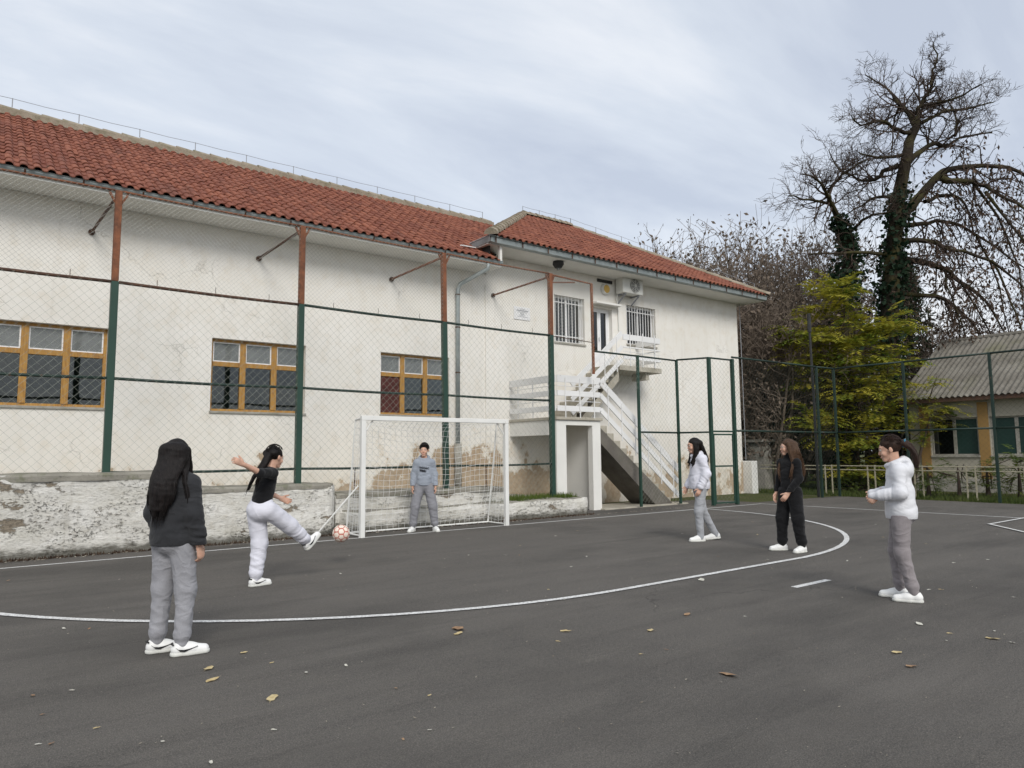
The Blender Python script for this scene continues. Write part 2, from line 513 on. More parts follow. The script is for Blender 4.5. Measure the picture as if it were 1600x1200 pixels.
M = dict(
    asphalt=m_asphalt(), line=m_line(), plaster=m_plaster(), wash=m_whitewash(),
    conc=m_concrete('grey_concrete', (.27, .255, .22), (.42, .40, .355), .25),
    coping=m_concrete('mossy_coping', (.20, .19, .165), (.36, .34, .29), .5, .8),
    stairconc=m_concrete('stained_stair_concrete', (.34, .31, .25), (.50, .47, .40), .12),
    soffconc=m_concrete('shaded_soffit_concrete', (.11, .10, .088), (.18, .165, .145), .1),  # stair concrete darkened in colour for the shade under the lower flight
    mortar=m_concrete('ridge_mortar', (.24, .20, .15), (.38, .33, .26), .35, .9),
    stone=m_concrete('rough_stone', (.20, .19, .165), (.38, .36, .32), .3, 1.0),
    tile=m_tile(), tilef=m_tile(True), galv=m_galv(), wood=m_wood(),
    glass=m_glass('window_glass', .02, (.62, .68, .68)),
    glassd=m_glass('dusty_window_glass', .06, (.7, .75, .75), (.42, .44, .43, .42)),
    glassf=m_glass('clear_window_glass', .02, (.92, .94, .94)),
    wpaint=m_paint('white_rail_paint', (.77, .77, .76), (.33, .24, .16), .66, .5, .2),
    wwall=m_paint('white_wall_paint', (.76, .75, .71), (.42, .37, .30), .68, .85, .25),
    pvc=plain('white_pvc', (.80, .80, .80), .35, .04, bump=0),
    green=m_paint('green_post_paint', (.024, .060, .044), (.12, .06, .035), .72, .45, .5),
    dgreen=m_paint('dark_green_rail_paint', (.016, .036, .028), (.11, .055, .035), .62, .5, .5),
    rust=m_rust(), rustd=m_rust('dark_rusty_steel', (.11, .06, .04), (.06, .04, .032)),
    wire=plain('wire_grey', (.33, .34, .31), .5, .2, metal=.3, bump=0),
    wireg=plain('wire_green_grey', (.26, .28, .24), .5, .2, metal=.2, bump=0),
    net=plain('net_cord', (.80, .80, .78), .9, .1, bump=0),
    goal=m_paint('white_goal_paint', (.78, .78, .75), (.30, .20, .13), .65, .5, .3),
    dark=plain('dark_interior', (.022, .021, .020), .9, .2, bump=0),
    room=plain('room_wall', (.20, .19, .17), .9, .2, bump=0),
    redpanel=plain('red_brown_panel', (.075, .022, .018), .7, .25),
    curtain=plain('net_curtain', (.62, .59, .53), .95, .18, 9),
    black=plain('black_iron', (.03, .03, .03), .6, .2),
    acbox=plain('ac_casing', (.66, .66, .62), .5, .06, bump=0),
    acdark=plain('ac_grille', (.10, .10, .10), .6, .1, bump=0),
    yellow=plain('yellow_plastic', (.62, .40, .10), .5, .15, bump=0),
    plaq=plain('white_plaque', (.74, .74, .74), .5, .05, bump=0),
    grey=plain('grey_print', (.28, .29, .31), .6, .1, bump=0),
    grass=m_grass(), corr=m_corrug(),
    ocher=m_paint('ocher_paint', (.34, .205, .072), (.40, .35, .28), .69, .85, .35),
    shed=m_paint('shed_plaster', (.40, .37, .30), (.33, .30, .25), .66, .9, .35),
    shut=m_paint('green_panel_paint', (.012, .040, .032), (.05, .06, .045), .70, .6, .5),
    cream=m_paint('cream_metal_paint', (.44, .40, .29), (.25, .15, .08), .70, .5, .3),
    bark=m_bark('dark_bark', (.020, .016, .012), (.046, .038, .029), .4),
    twig=m_bark('twig_bark', (.050, .036, .030), (.095, .072, .058)),
    btwig=m_bark('brown_twig_bark', (.115, .090, .072), (.21, .17, .135)),
    skin=m_skin(),
    hair_k=m_hair('black_hair', (.004, .0035, .0035), (.016, .012, .011)),
    hair_b=m_hair('brown_hair', (.026, .014, .009), (.105, .060, .034)),
    hair_d=m_hair('dark_brown_hair', (.012, .008, .006), (.050, .026, .018)),
    c_char=m_cloth('charcoal_fleece', (.032, .033, .036), .2, .2),
    c_grey=m_cloth('grey_heather_fleece', (.31, .31, .33), .1, .35),
    c_grey2=m_cloth('blue_grey_fleece', (.30, .33, .38), .1, .3),
    c_grey3=m_cloth('mid_grey_fleece', (.25, .25, .27), .1, .3),
    c_taupe=m_cloth('taupe_grey_fleece', (.27, .245, .25), .1, .3),
    c_white=m_cloth('white_fleece', (.66, .665, .69), .06, fold=.45),
    c_lav=m_cloth('white_cotton_fleece', (.64, .64, .70), .06, fold=.5),
    c_black=m_cloth('black_jersey', (.010, .010, .011), .3),
    c_jean=m_cloth('pale_grey_denim', (.36, .37, .39), .12, .3),
    shoe=plain('white_leather', (.76, .76, .74), .45, .06, 12, .1),
    sole=plain('rubber_sole', (.60, .60, .56), .7, .1, 12, .1),
    ink=plain('black_leather', (.012, .012, .013), .45, .1, bump=0),
    eyew=plain('eye_white', (.42, .38, .35), .2, .03, bump=0),
    iris=plain('dark_iris', (.020, .012, .008), .15, .1, bump=0),
    lip=plain('lip_skin', (.42, .15, .13), .45, .1, bump=0),
    teeth=plain('teeth', (.72, .70, .64), .3, .05, bump=0),
    blue=m_cloth('blue_hair_band_cloth', (.03, .14, .22), .2),
    ballw=plain('cream_ball_leather', (.78, .68, .58), .5, .08, 12, .1),
    ballr=plain('red_ball_seam', (.50, .17, .13), .55, .15, bump=0),
    leaf_y=m_leaf('yellow_fallen_leaf', (.46, .34, .16), (.62, .52, .30), .1, 30),
    leaf_b=m_leaf('brown_fallen_leaf', (.26, .15, .09), (.40, .27, .16), .1, 30),
    leaf_p=m_leaf('pale_fallen_leaf', (.50, .48, .40), (.70, .68, .60), .1, 30),
    fol_yg=m_leaf('yellow_green_foliage', (.13, .19, .025), (.44, .38, .05), .4, 1.6),
    fol_g=m_leaf('green_foliage', (.05, .09, .02), (.14, .17, .035), .3, 3),
    fol_ivy=m_leaf('ivy_foliage', (.008, .022, .012), (.022, .045, .022), .15, 4),
    fol_dry=m_leaf('dry_brown_foliage', (.055, .036, .026), (.120, .082, .058), .2, 3),
    fol_dry2=m_leaf('grey_brown_foliage', (.12, .095, .072), (.23, .18, .14), .25, 3),
    fol_pine=m_leaf('pine_foliage', (.020, .032, .016), (.050, .062, .034), .15, 4),
)

# ================================================================== GROUND AND COURT
def sheet(name, pts, z, mat):
    b = MB()
    b.add([(x, y, z) for x, y in pts], [tuple(range(len(pts)))])
    return tag(b.build(name, mat), kind='structure')
sheet('ground', [(-900, -900), (900, -900), (900, 900), (-900, 900)], -0.012, M['grass'])
sheet('asphalt_court', [(-40, -40), (20.95, -40), (20.95, 11.3), (17.0, 11.45), (17.0, 13.2), (-40, 13.2)], 0.0, M['asphalt'])

GX0, GX1, GY = 5.24, 8.24, 11.02      # goal posts on the goal line
def strip(name, pts, w, z=.004, closed=False):
    b = MB()
    L, Rr = [], []
    n = len(pts)
    for i in range(n):
        p = Vector(pts[i])
        d = Vector(pts[min(i + 1, n - 1)]) - Vector(pts[max(i - 1, 0)])
        d.normalize(); q = Vector((-d.y, d.x)) * w / 2
        L.append((p.x + q.x, p.y + q.y, z)); Rr.append((p.x - q.x, p.y - q.y, z))
    b.add(L + Rr, [(i, n + i, n + i + 1, i + 1) for i in range(n - 1)])
    return tag(b.build(name, M['line']), kind='structure')
strip('goal_line', [(-12, GY), (0, GY), (10, GY), (16.55, GY)], .065)
arc = []
for k in range(25):
    a = math.pi - math.pi / 2 * k / 24
    arc.append((GX0 + 5.9 * math.cos(a), GY - 5.9 * math.sin(a)))
for k in range(1, 25):
    a = math.pi / 2 - math.pi / 2 * k / 24
    arc.append((GX1 + 5.9 * math.cos(a), GY - 5.9 * math.sin(a)))
strip('penalty_area_line', arc, .075, .008)
strip('penalty_mark', [(6.68, 4.1), (7.34, 4.1)], .075)
strip('side_line', [(16.55, GY + .03), (16.7, 6), (16.9, -14)], .065, .008)
strip('corner_line', [(17.5, 5.2), (14.9, 5.18)], .06, .012)
strip('corner_line', [(14.92, 5.2), (13.0, 3.6), (11.0, 1.9)], .06, .016)

# ================================================================== LOW RETAINING WALL
def rough_block(b, x0, x1, y0, y1, z0, z1, nx=24, nz=8, amp=.018, seed=0, round_r=0):
    """a block whose front and top are uneven"""
    r = np.random.default_rng(seed)
    ph = r.uniform(0, 6.3, 8)
    def wob(x, z):
        return amp * (math.sin(3.1 * x + ph[0]) * .5 + math.sin(7.7 * x + 3 * z + ph[1]) * .35 + math.sin(13 * z + 2 * x + ph[2]) * .3 + math.sin(23 * x + 17 * z + ph[3]) * .2)
    ny = 4
    prof = [(y0, z0 + (z1 - z0) * k / nz) for k in range(nz + 1)]
    prof[-1] = (y0 + .02, z1 - .004)
    prof += [(y0 + (y1 - y0) * (k + 1) / ny, z1) for k in range(ny)]
    vs_ = []
    for i in range(nx + 1):
        x = x0 + (x1 - x0) * i / nx
        for (y, z) in prof:
            yy = y; zz = z
            if y < y0 + .05:
                yy = y + wob(x, z)
            if z > z0 + .01:
                zz = z + wob(x * 1.3 + 5, y) * .6 * (z - z0) / (z1 - z0)
            if round_r:
                e = (x1 - x) if seed in (3, 4) else min(x - x0, x1 - x)
                if e < round_r:
                    c = 1 - e / round_r
                    yy = yy + (y1 - yy) * (1 - math.sqrt(max(0, 1 - c * c))) * .9
            vs_.append((x, yy, zz))
    m = len(prof)
    fs = [(i * m + j, (i + 1) * m + j, (i + 1) * m + j + 1, i * m + j + 1) for i in range(nx) for j in range(m - 1)]
    o = len(vs_)
    vs_ += [(x0, y1, z0), (x1, y1, z0)]
    fs.append(tuple(range(m - 1, -1, -1)) + (o,))
    fs.append(tuple(nx * m + j for j in range(m)) + (o + 1,))
    b.add(vs_, fs)
lw = thing('retaining_wall', 'low flaking whitewashed retaining wall along the court below the school', 'wall', (3, 12.2, 0))
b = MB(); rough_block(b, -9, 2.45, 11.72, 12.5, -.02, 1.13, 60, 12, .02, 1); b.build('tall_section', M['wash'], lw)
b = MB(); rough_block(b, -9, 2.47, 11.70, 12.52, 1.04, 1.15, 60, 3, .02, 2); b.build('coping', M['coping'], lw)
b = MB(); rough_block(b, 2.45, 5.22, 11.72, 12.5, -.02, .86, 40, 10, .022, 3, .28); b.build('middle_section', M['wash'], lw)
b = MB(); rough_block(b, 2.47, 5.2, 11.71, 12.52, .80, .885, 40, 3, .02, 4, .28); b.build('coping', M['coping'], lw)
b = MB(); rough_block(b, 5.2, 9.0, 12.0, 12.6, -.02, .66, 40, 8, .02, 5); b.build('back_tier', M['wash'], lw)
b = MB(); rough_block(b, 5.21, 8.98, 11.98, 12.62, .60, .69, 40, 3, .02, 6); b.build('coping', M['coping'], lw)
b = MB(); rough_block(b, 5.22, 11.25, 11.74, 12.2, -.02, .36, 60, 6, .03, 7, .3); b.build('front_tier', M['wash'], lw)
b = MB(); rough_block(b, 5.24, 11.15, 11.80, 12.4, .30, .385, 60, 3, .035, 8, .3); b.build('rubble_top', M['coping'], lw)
# terrace behind the wall
b = MB(); b.box(-9, 9.0, 12.45, 14.32, -.02, .62); b.box(9.0, 10.85, 12.3, 14.32, -.02, .37)
tag(b.build('terrace', M['conc']), kind='structure')
# grass on the low end of the terrace
b = MB()
for k in range(2600):
    x = random.uniform(8.3, 11.0); y = random.uniform(11.95, 12.65)
    if x < 9 and y > 12.0: continue
    h = random.uniform(.03, .12) * (1.2 if x > 9 else .8); a = random.uniform(0, 6.28); l = random.uniform(0, .05)
    dx, dy = math.cos(a) * .009, math.sin(a) * .009
    b.add([(x - dx, y - dy, .36), (x + dx, y + dy, .36), (x + l * math.cos(a * 3), y + l * math.sin(a * 3), .37 + h)], [(0, 1, 2)])
tag(b.build('grass_tuft', m_leaf('short_grass', (.055, .095, .018), (.13, .17, .04), .3, 9)), 'short green grass growing on the end of the low wall by the stairs', 'grass', kind='stuff')
# weeds and dirt at the foot of the wall
b = MB()
for k in range(2400):
    x = random.uniform(-2, 11.2); y = 11.70 - abs(random.gauss(0, .035))
    h = random.uniform(.01, .06); a = random.uniform(0, 6.28)
    dx, dy = math.cos(a) * .012, math.sin(a) * .012
    b.add([(x - dx, y - dy, 0), (x + dx, y + dy, 0), (x + random.uniform(-.03, .03), y + random.uniform(-.03, .01), h)], [(0, 1, 2)])
tag(b.build('dry_weeds', M['fol_dry']), 'dry dirt and weeds along the foot of the low wall', 'weeds', kind='stuff')

# ================================================================== SCHOOL BUILDING
YW = 14.30
def wall_holes(x0, x1, z0, z1, y, t, holes):
    xs = sorted({x0, x1, *[h[0] for h in holes], *[h[1] for h in holes]})
    zs = sorted({z0, z1, *[h[2] for h in holes], *[h[3] for h in holes]})
    b = MB()
    def inh(i, j):
        if i < 0 or j < 0 or i >= len(xs) - 1 or j >= len(zs) - 1: return True
        cx_, cz_ = (xs[i] + xs[i + 1]) / 2, (zs[j] + zs[j + 1]) / 2
        return any(h[0] < cx_ < h[1] and h[2] < cz_ < h[3] for h in holes)
    for i in range(len(xs) - 1):
        for j in range(len(zs) - 1):
            if inh(i, j): continue
            a, c, d, e = xs[i], xs[i + 1], zs[j], zs[j + 1]
            b.add([(a, y, d), (c, y, d), (c, y, e), (a, y, e)], [(0, 1, 2, 3)])
            b.add([(a, y + t, d), (c, y + t, d), (c, y + t, e), (a, y + t, e)], [(3, 2, 1, 0)])
            if inh(i - 1, j): b.add([(a, y, d), (a, y, e), (a, y + t, e), (a, y + t, d)], [(0, 1, 2, 3)])
            if inh(i + 1, j): b.add([(c, y, d), (c, y + t, d), (c, y + t, e), (c, y, e)], [(0, 1, 2, 3)])
            if inh(i, j - 1): b.add([(a, y, d), (a, y + t, d), (c, y + t, d), (c, y, d)], [(0, 1, 2, 3)])
            if inh(i, j + 1): b.add([(a, y, e), (c, y, e), (c, y + t, e), (a, y + t, e)], [(0, 1, 2, 3)])
    return b
WIN = [(.02, 1.85, 2.24, 3.66), (3.61, 5.48, 2.24, 3.66), (7.21, 9.02, 2.27, 3.67)]
WINX = WIN + [(-3.6, -1.77, 2.24, 3.66)]
BARA = (12.36, 13.47, 4.37, 5.66); DOOR = (13.78, 14.56, 3.76, 5.50); BARB = (15.15, 16.43, 4.55, 5.72)
sc = thing('school_building', 'long cream plastered school building with red clay tile roofs', 'building', (6, 16, 0))
wall_holes(-9, 10.12, -.02, 5.87, YW, .3, WINX).build('main_wall', M['plaster'], sc)
wall_holes(10.12, 20.58, -.02, 6.39, YW - .004, .3, [BARA, DOOR, BARB]).build('side_wing_wall', M['plaster'], sc)
b = MB(); b.box(20.28, 20.575, YW + .3, 22.6, -.02, 6.38); b.box(-9, 20.28, 22.3, 22.6, -.02, 5.86); b.box(-9, -8.7, YW + .3, 22.3, -.02, 5.86)
b.build('rear_wall', M['plaster'], sc)
b = MB(); b.box(20.583, 20.9, 13.95, 14.75, -.02, 1.06); b.build('corner_buttress', M['wwall'], sc, bevel=.02)
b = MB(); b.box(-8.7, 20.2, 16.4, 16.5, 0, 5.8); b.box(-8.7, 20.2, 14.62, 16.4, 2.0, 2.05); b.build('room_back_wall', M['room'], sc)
# plinth step between the wings
b = MB(); b.box(10.07, 10.125, YW - .03, YW, .6, 5.6); b.build('joint_strip', M['plaster'], sc)

def wood_window(h, label, cut=None, panel=False):
    x0, x1, z0, z1 = h
    w = MB(); y = YW + .12
    fw = .055; zt = z0 + (z1 - z0) * .655
    w.box(x0, x0 + fw, y, y + .09, z0, z1); w.box(x1 - fw, x1, y, y + .09, z0, z1)
    w.box(x0 + fw, x1 - fw, y, y + .09, z1 - fw, z1); w.box(x0 + fw, x1 - fw, y, y + .09, z0, z0 + .05)
    o = w.build('window', M['wood'], sc, bevel=.004)
    mx = [x0 + (x1 - x0) / 3, x0 + (x1 - x0) * 2 / 3]
    for m in mx:
        MB().box(m - .055, m + .055, y - .02, y + .07, z0 + .05, z1 - fw).build('mullion', M['wood'], o, bevel=.004)
    edges = [x0 + fw, mx[0] - .055, mx[0] + .055, mx[1] - .055, mx[1] + .055, x1 - fw]
    for k in range(3):
        a, c = edges[2 * k], edges[2 * k + 1]
        MB().box(a, c, y - .01, y + .065, zt - .045, zt + .045).build('transom', M['wood'], o, bevel=.004)
        s = MB(); g = .022; za, zb = zt + .045, z1 - fw
        s.box(a, a + g, y + .01, y + .05, za, zb); s.box(c - g, c, y + .01, y + .05, za, zb)
        s.box(a + g, c - g, y + .01, y + .05, za, za + g); s.box(a + g, c - g, y + .01, y + .05, zb - g, zb)
        s.build('sash', M['pvc'], o)
        MB().box(a + g, c - g, y + .03, y + .036, za + g, zb - g).build('pane', M['glassd'], o)
        if panel and k == 0:
            MB().box(a, c, y + .02, y + .05, z0 + .05, zt - .045).build('panel', M['redpanel'], o)
        else:
            MB().box(a, c, y + .03, y + .036, z0 + .05, zt - .045).build('pane', M['glass'], o)
    MB().box(x0 - .02, x1 + .02, YW - .035, YW + .13, z0 - .045, z0 - .002).build('sill', M['conc'], o, bevel=.006)
    return o
for i, h in enumerate(WINX):
    wood_window(h, '', panel=(i == 2))

def barred_window(h, nb):
    x0, x1, z0, z1 = h; y = YW + .14
    w = MB(); f = .05
    w.box(x0, x0 + f, y, y + .06, z0, z1); w.box(x1 - f, x1, y, y + .06, z0, z1); w.box(x0 + f, x1 - f, y, y + .06, z1 - f, z1); w.box(x0 + f, x1 - f, y, y + .06, z0, z0 + f)
    m = (x0 + x1) / 2; w.box(m - .03, m + .03, y, y + .06, z0 + f, z1 - f)
    o = w.build('window', M['pvc'], sc)
    for a, c in ((x0 + f, m - .03), (m + .03, x1 - f)):
        MB().box(a, c, y + .025, y + .03, z0 + f, z1 - f).build('pane', M['glassf'], o)
    # curtain behind the glass
    cb = MB(); n = 60; vs_ = []
    for k in range(n + 1):
        x = x0 + f + (x1 - x0 - 2 * f) * k / n
        yy = y + .060 + .009 * math.sin(k * 1.15 + math.sin(k * .37) * 1.5)
        vs_ += [(x, yy, z0 + .03), (x, yy, z1 - .04)]
    cb.add(vs_, [(2 * k, 2 * k + 2, 2 * k + 3, 2 * k + 1) for k in range(n)])
    cb.build('curtain', M['curtain'], o, smooth=True)
    for k in range(nb):
        x = x0 + (x1 - x0) * (k + .5) / nb
        MB().box(x - .008, x + .008, YW + .03, YW + .046, z0, z1).build('bar', M['wpaint'], o)
    r = MB()
    for zz in (z0 + .18, z1 - .18): r.box(x0, x1, YW + .046, YW + .062, zz - .012, zz + .012)
    r.build('bar_rail', M['wpaint'], o)
    MB().box(x0 - .02, x1 + .02, YW - .04, YW + .14, z0 - .05, z0 - .002).build('sill', M['conc'], o)
barred_window(BARA, 9); barred_window(BARB, 11)
x0, x1, z0, z1 = DOOR; y = YW + .13
d = MB(); f = .05
d.box(x0, x0 + f, y, y + .08, z0, z1); d.box(x1 - f, x1, y, y + .08, z0, z1); d.box(x0 + f, x1 - f, y, y + .08, z1 - f, z1)
door = d.build('door', M['pvc'], sc)
m = (x0 + x1) / 2
for a, c in ((x0 + f, m - .003), (m + .003, x1 - f)):
    l = MB(); g = .06
    l.box(a, a + g, y + .01, y + .06, z0, z1 - f); l.box(c - g, c, y + .01, y + .06, z0, z1 - f)
    l.box(a + g, c - g, y + .01, y + .06, z1 - f - g, z1 - f); l.box(a + g, c - g, y + .01, y + .06, z0, z0 + .48)
    l.build('door_leaf', M['pvc'], door)
    MB().box(a + g, c - g, y + .03, y + .036, z0 + .48, z1 - f - g).build('pane', M['glass'], door)
MB().tube([(m - .03, y - .02, z0 + .78), (m - .03, y - .02, z0 + .9)], .01, 6).build('handle', M['grey'], door)
MB().box(x0 - .05, x1 + .17, YW - .24, YW + .05, z1 + .06, z1 + .12).build('door_canopy', M['wwall'], sc, bevel=.01)
MB().box(13.98, 14.58, YW - .03, YW + .05, 6.24, 6.33).build('wall_vent', M['black'], sc)

# ---- eaves: soffits, gutters, brackets
MB().box(-9.5, 10.02, 13.52, YW + .01, 5.872, 5.93).build('soffit', M['wwall'], sc)
MB().box(9.62, 20.98, 13.50, YW + .01, 6.392, 6.46).build('soffit', M['wwall'], sc)
MB().box(20.6, 20.98, YW + .01, 22.9, 6.394, 6.46).build('soffit', M['wwall'], sc)
def gutter(name, x0, x1, y, z, r=.075):
    b = MB(); n = 9; vs_ = []
    for x in (x0, x1):
        for rr in (r, r - .006):
            for k in range(n):
                a = math.pi + math.pi * k / (n - 1)
                vs_.append((x, y + rr * math.cos(a), z + rr * math.sin(a)))
    fs = []
    for k in range(n - 1):
        fs.append((k, k + 1, 2 * n + k + 1, 2 * n + k)); fs.append((n + k + 1, n + k, 3 * n + k, 3 * n + k + 1))
    fs.append(tuple(range(n))); fs.append(tuple(2 * n + k for k in range(n)))
    b.add(vs_, fs)
    b.tube([(x0, y - r, z + .006), (x1, y - r, z + .006)], .011, 6)
    g = b.build(name, M['galv'], sc, smooth=False)
    x = x0 + .4
    while x < x1:
        q = MB()
        pts = [(x, y + r * 1.05 * math.cos(a), z + r * 1.05 * math.sin(a)) for a in [math.pi + math.pi * k / 8 for k in range(9)]]
        for i in range(8): q.bar(pts[i], pts[i + 1], .028, .006)
        q.bar(pts[0], (x, y - r, z + .03), .028, .006)
        q.build('bracket', M['rustd'], g)
        x += random.uniform(.80, .95)
    return g
gutter('gutter', -9.5, 10.0, 13.50, 5.985)
def box_gutter(b, p0, p1, out):
    p0 = Vector(p0); p1 = Vector(p1); out = Vector(out)
g2 = MB()
g2.add([(9.62, 13.49, 6.40), (21.00, 13.49, 6.40), (21.00, 13.40, 6.42), (9.62, 13.40, 6.42), (9.62, 13.37, 6.56), (21.00, 13.37, 6.56), (21.00, 13.385, 6.56), (9.62, 13.385, 6.56), (21.00, 13.415, 6.44), (9.62, 13.415, 6.44)],
       [(0, 3, 2, 1), (3, 4, 5, 2), (4, 7, 6, 5), (7, 9, 8, 6)])
g2.tube([(9.62, 13.368, 6.562), (21.00, 13.368, 6.562)], .012, 6)
gut2 = g2.build('gutter', M['galv'], sc)
x = 9.75
while x < 20.95:
    MB().box(x - .014, x + .014, 13.361, 13.372, 6.41, 6.565).build('bracket', M['rustd'], gut2); x += .82
# left return of the wing's gutter above the main roof
rg = MB()
rg.add([(9.60, 13.37, 6.42), (9.60, 14.30, 6.42), (9.57, 13.37, 6.56), (9.57, 14.30, 6.56), (9.66, 13.37, 6.42), (9.66, 14.30, 6.42)], [(0, 2, 3, 1), (0, 1, 5, 4)])
rg.tube([(9.57, 13.36, 6.562), (9.57, 14.3, 6.562)], .012, 6)
rg.build('gutter', M['galv'], sc)
MB().box(9.72, 9.76, 13.62, 14.3, 5.95, 6.392).build('eave_cavity_shade', M['dark'], sc)  # near-black sheet painting the shade inside the open end of the eave
MB().box(9.98, 10.05, 13.53, 13.60, 6.0, 6.392).build('eave_post', M['wwall'], sc)
# downspout of the main gutter
ds = MB()
ds.tube([(9.62, 13.50, 5.93), (9.62, 13.52, 5.78), (9.25, 14.17, 5.48), (9.2, 14.2, 5.35), (9.2, 14.2, 1.60)], .052, 10)
dsp = ds.build('downspout', M['galv'], sc, smooth=True)
MB().tube([(9.2, 14.2, 1.62), (9.2, 14.2, .60)], .085, 12).build('downspout_shoe', M['conc'], dsp, smooth=True)
for zz in (2.2, 3.3, 4.4, 5.2):
    MB().tube([(9.2, 14.2, zz), (9.2, 14.2, zz + .03)], .062, 10).build('pipe_clip', M['rustd'], dsp)
MB().tube([(20.64, 14.22, 6.4), (20.66, 14.22, 1.1)], .012, 6).build('cable', M['grey'], sc)

# ---- roofs
RS = .585                                     # rise per metre of run
def roof_plane(x0, x1, ye, ze, yr, name):
    zr = ze + (yr - ye) * RS
    return ze, zr
E1 = (13.44, 6.005); RY = 18.0; ZR1 = E1[1] + (RY - E1[0]) * RS
E2 = (13.36, 6.56); ZR2 = E2[1] + (RY - E2[0]) * RS
HX0, HX1 = 9.6, 21.02                          # wing eave corners
HW = RY - E2[0]
b = MB()
b.add([(-9.6, E1[0], E1[1] - .03), (9.7, E1[0], E1[1] - .03), (13.8, RY, ZR1 - .03), (-9.6, RY, ZR1 - .03), (-9.6, 22.6, E1[1] - .03), (9.7, 22.6, E1[1] - .03)], [(0, 1, 2, 3), (3, 2, 5, 4)])
b.add([(-9.55, E1[0] + .1, E1[1] - .05), (-9.55, 22.5, E1[1] - .05), (-9.55, RY, ZR1 - .05)], [(0, 1, 2)])
roof1 = b.build('main_roof', M['dark'], sc)
b = MB()
b.add([(HX0, E2[0], E2[1] - .03), (HX1, E2[0], E2[1] - .03), (HX1 - HW, RY, ZR2 - .03), (HX0 + HW, RY, ZR2 - .03), (HX1, 2 * RY - E2[0], E2[1] - .03), (HX0, 2 * RY - E2[0], E2[1] - .03)],
      [(0, 1, 2, 3), (1, 4, 2), (2, 4, 5, 3), (5, 0, 3)])
roof2 = b.build('wing_roof', M['dark'], sc)

def tile_mesh():
    """one interlocking tile: a barrel roll and a shallow pan, with a thick lower lip; x across, y up the slope"""
    W, L, T = .19, .345, .016
    prof = []
    for k in range(7):
        a = math.pi * k / 6
        prof.append((.058 - .058 * math.cos(a), .012 + .046 * math.sin(a)))
    prof += [(.145, .002), (.175, .004), (.198, .014)]
    n = len(prof); vs_ = []
    for (yy, lift) in ((0, .020), (L, 0)):
        for x, z in prof: vs_.append((x, yy, z + lift))
    for x, z in prof: vs_.append((x, 0, z + .020 - T))
    for x, z in prof: vs_.append((x, L * .5, z + .004 - T))
    fs = []
    for k in range(n - 1):
        fs.append((k + 1, k, n + k, n + k + 1)[::-1])
        fs.append((2 * n + k, 2 * n + k + 1, k + 1, k))
        fs.append((3 * n + k, 3 * n + k + 1, 2 * n + k + 1, 2 * n + k))
    return vs_, fs, W, .31
TV, TF, TW, TL = tile_mesh()
TVn = np.array(TV)
tile_me = bpy.data.meshes.new('roof_tile')
tile_me.from_pydata(TV, [], TF); tile_me.materials.append(M['tile'])
sl = math.atan(RS)
def tile_mat(x, s, eave, jit):
    m = Matrix.Translation((x, eave[0] + s * math.cos(sl), eave[1] + s * math.sin(sl)))
    return m @ Matrix.Rotation(sl + jit[0], 4, 'X') @ Matrix.Rotation(jit[1], 4, 'Z')
SL1 = (RY - E1[0]) / math.cos(sl); SL2 = (RY - E2[0]) / math.cos(sl)
cand = []
def off_jit():
    return (random.gauss(0, .016) + (random.random() < .02) * .05, random.gauss(0, .02))
rows1 = int(SL1 / TL) + 1
for c in range(int(22.6 / TW)):
    x = -9.5 + c * TW
    for r_ in range(rows1):
        s = -.06 + r_ * TL
        y = E1[0] + s * math.cos(sl)
        if x > 9.7 and (y - E1[0]) < (x - 9.7) + .15: continue
        if s + .14 > SL1: continue
        cand.append((1, x, s, E1))
for c in range(int(11.5 / TW)):
    x = HX0 + .02 + c * TW
    for r_ in range(int(SL2 / TL) + 1):
        s = -.05 + r_ * TL
        run = s * math.cos(sl)
        if run + .12 > min(x - HX0, HX1 - .12 - x) or s + .14 > SL2: continue
        cand.append((2, x, s, E2))
def size_key(t):
    w, x, s, e = t
    y = e[0] + s * math.cos(sl); z = e[1] + s * math.sin(sl)
    p = Vector((x, y, z - CAM_H)); dpt = p.dot(_F)
    u = 800 + F_PX * p.dot(_R) / dpt
    return dpt if 0 < u < 1600 else 1000 + dpt
cand.sort(key=size_key)
near = [t for t in cand if t[0] == 1][:300]
nearw = [t for t in cand if t[0] == 2][:0]
nset = set(map(id, near))
off1 = sc.location.copy()
for t in near:
    o = bpy.data.objects.new('roof_tile', tile_me)
    COL.objects.link(o); o.parent = roof1
    o.matrix_basis = Matrix.Translation(-off1) @ tile_mat(t[1], t[2], t[3], off_jit())
for w, par in ((1, roof1), (2, roof2)):
    lst = [t for t in cand if t[0] == w and id(t) not in nset]
    V = []; Fc = []; tone = []
    nv = len(TV); base = np.array(TF, dtype=int)
    for i, t in enumerate(lst):
        m = np.array(tile_mat(t[1], t[2], t[3], off_jit()))
        V.append(TVn @ m[:3, :3].T + m[:3, 3] - np.array(off1))
        Fc.append(base + i * nv); tone += [random.random()] * len(TF)
    me = bpy.data.meshes.new('roof_tiles')
    me.from_pydata(np.concatenate(V).tolist(), [], np.concatenate(Fc).tolist())
    at_ = me.attributes.new('tone', 'FLOAT', 'FACE'); at_.data.foreach_set('value', tone)
    me.materials.append(M['tilef'])
    o = bpy.data.objects.new('roof_tiles', me); COL.objects.link(o); o.parent = par
    tag(o, 'red clay roof tiles further along the slope', kind='stuff')
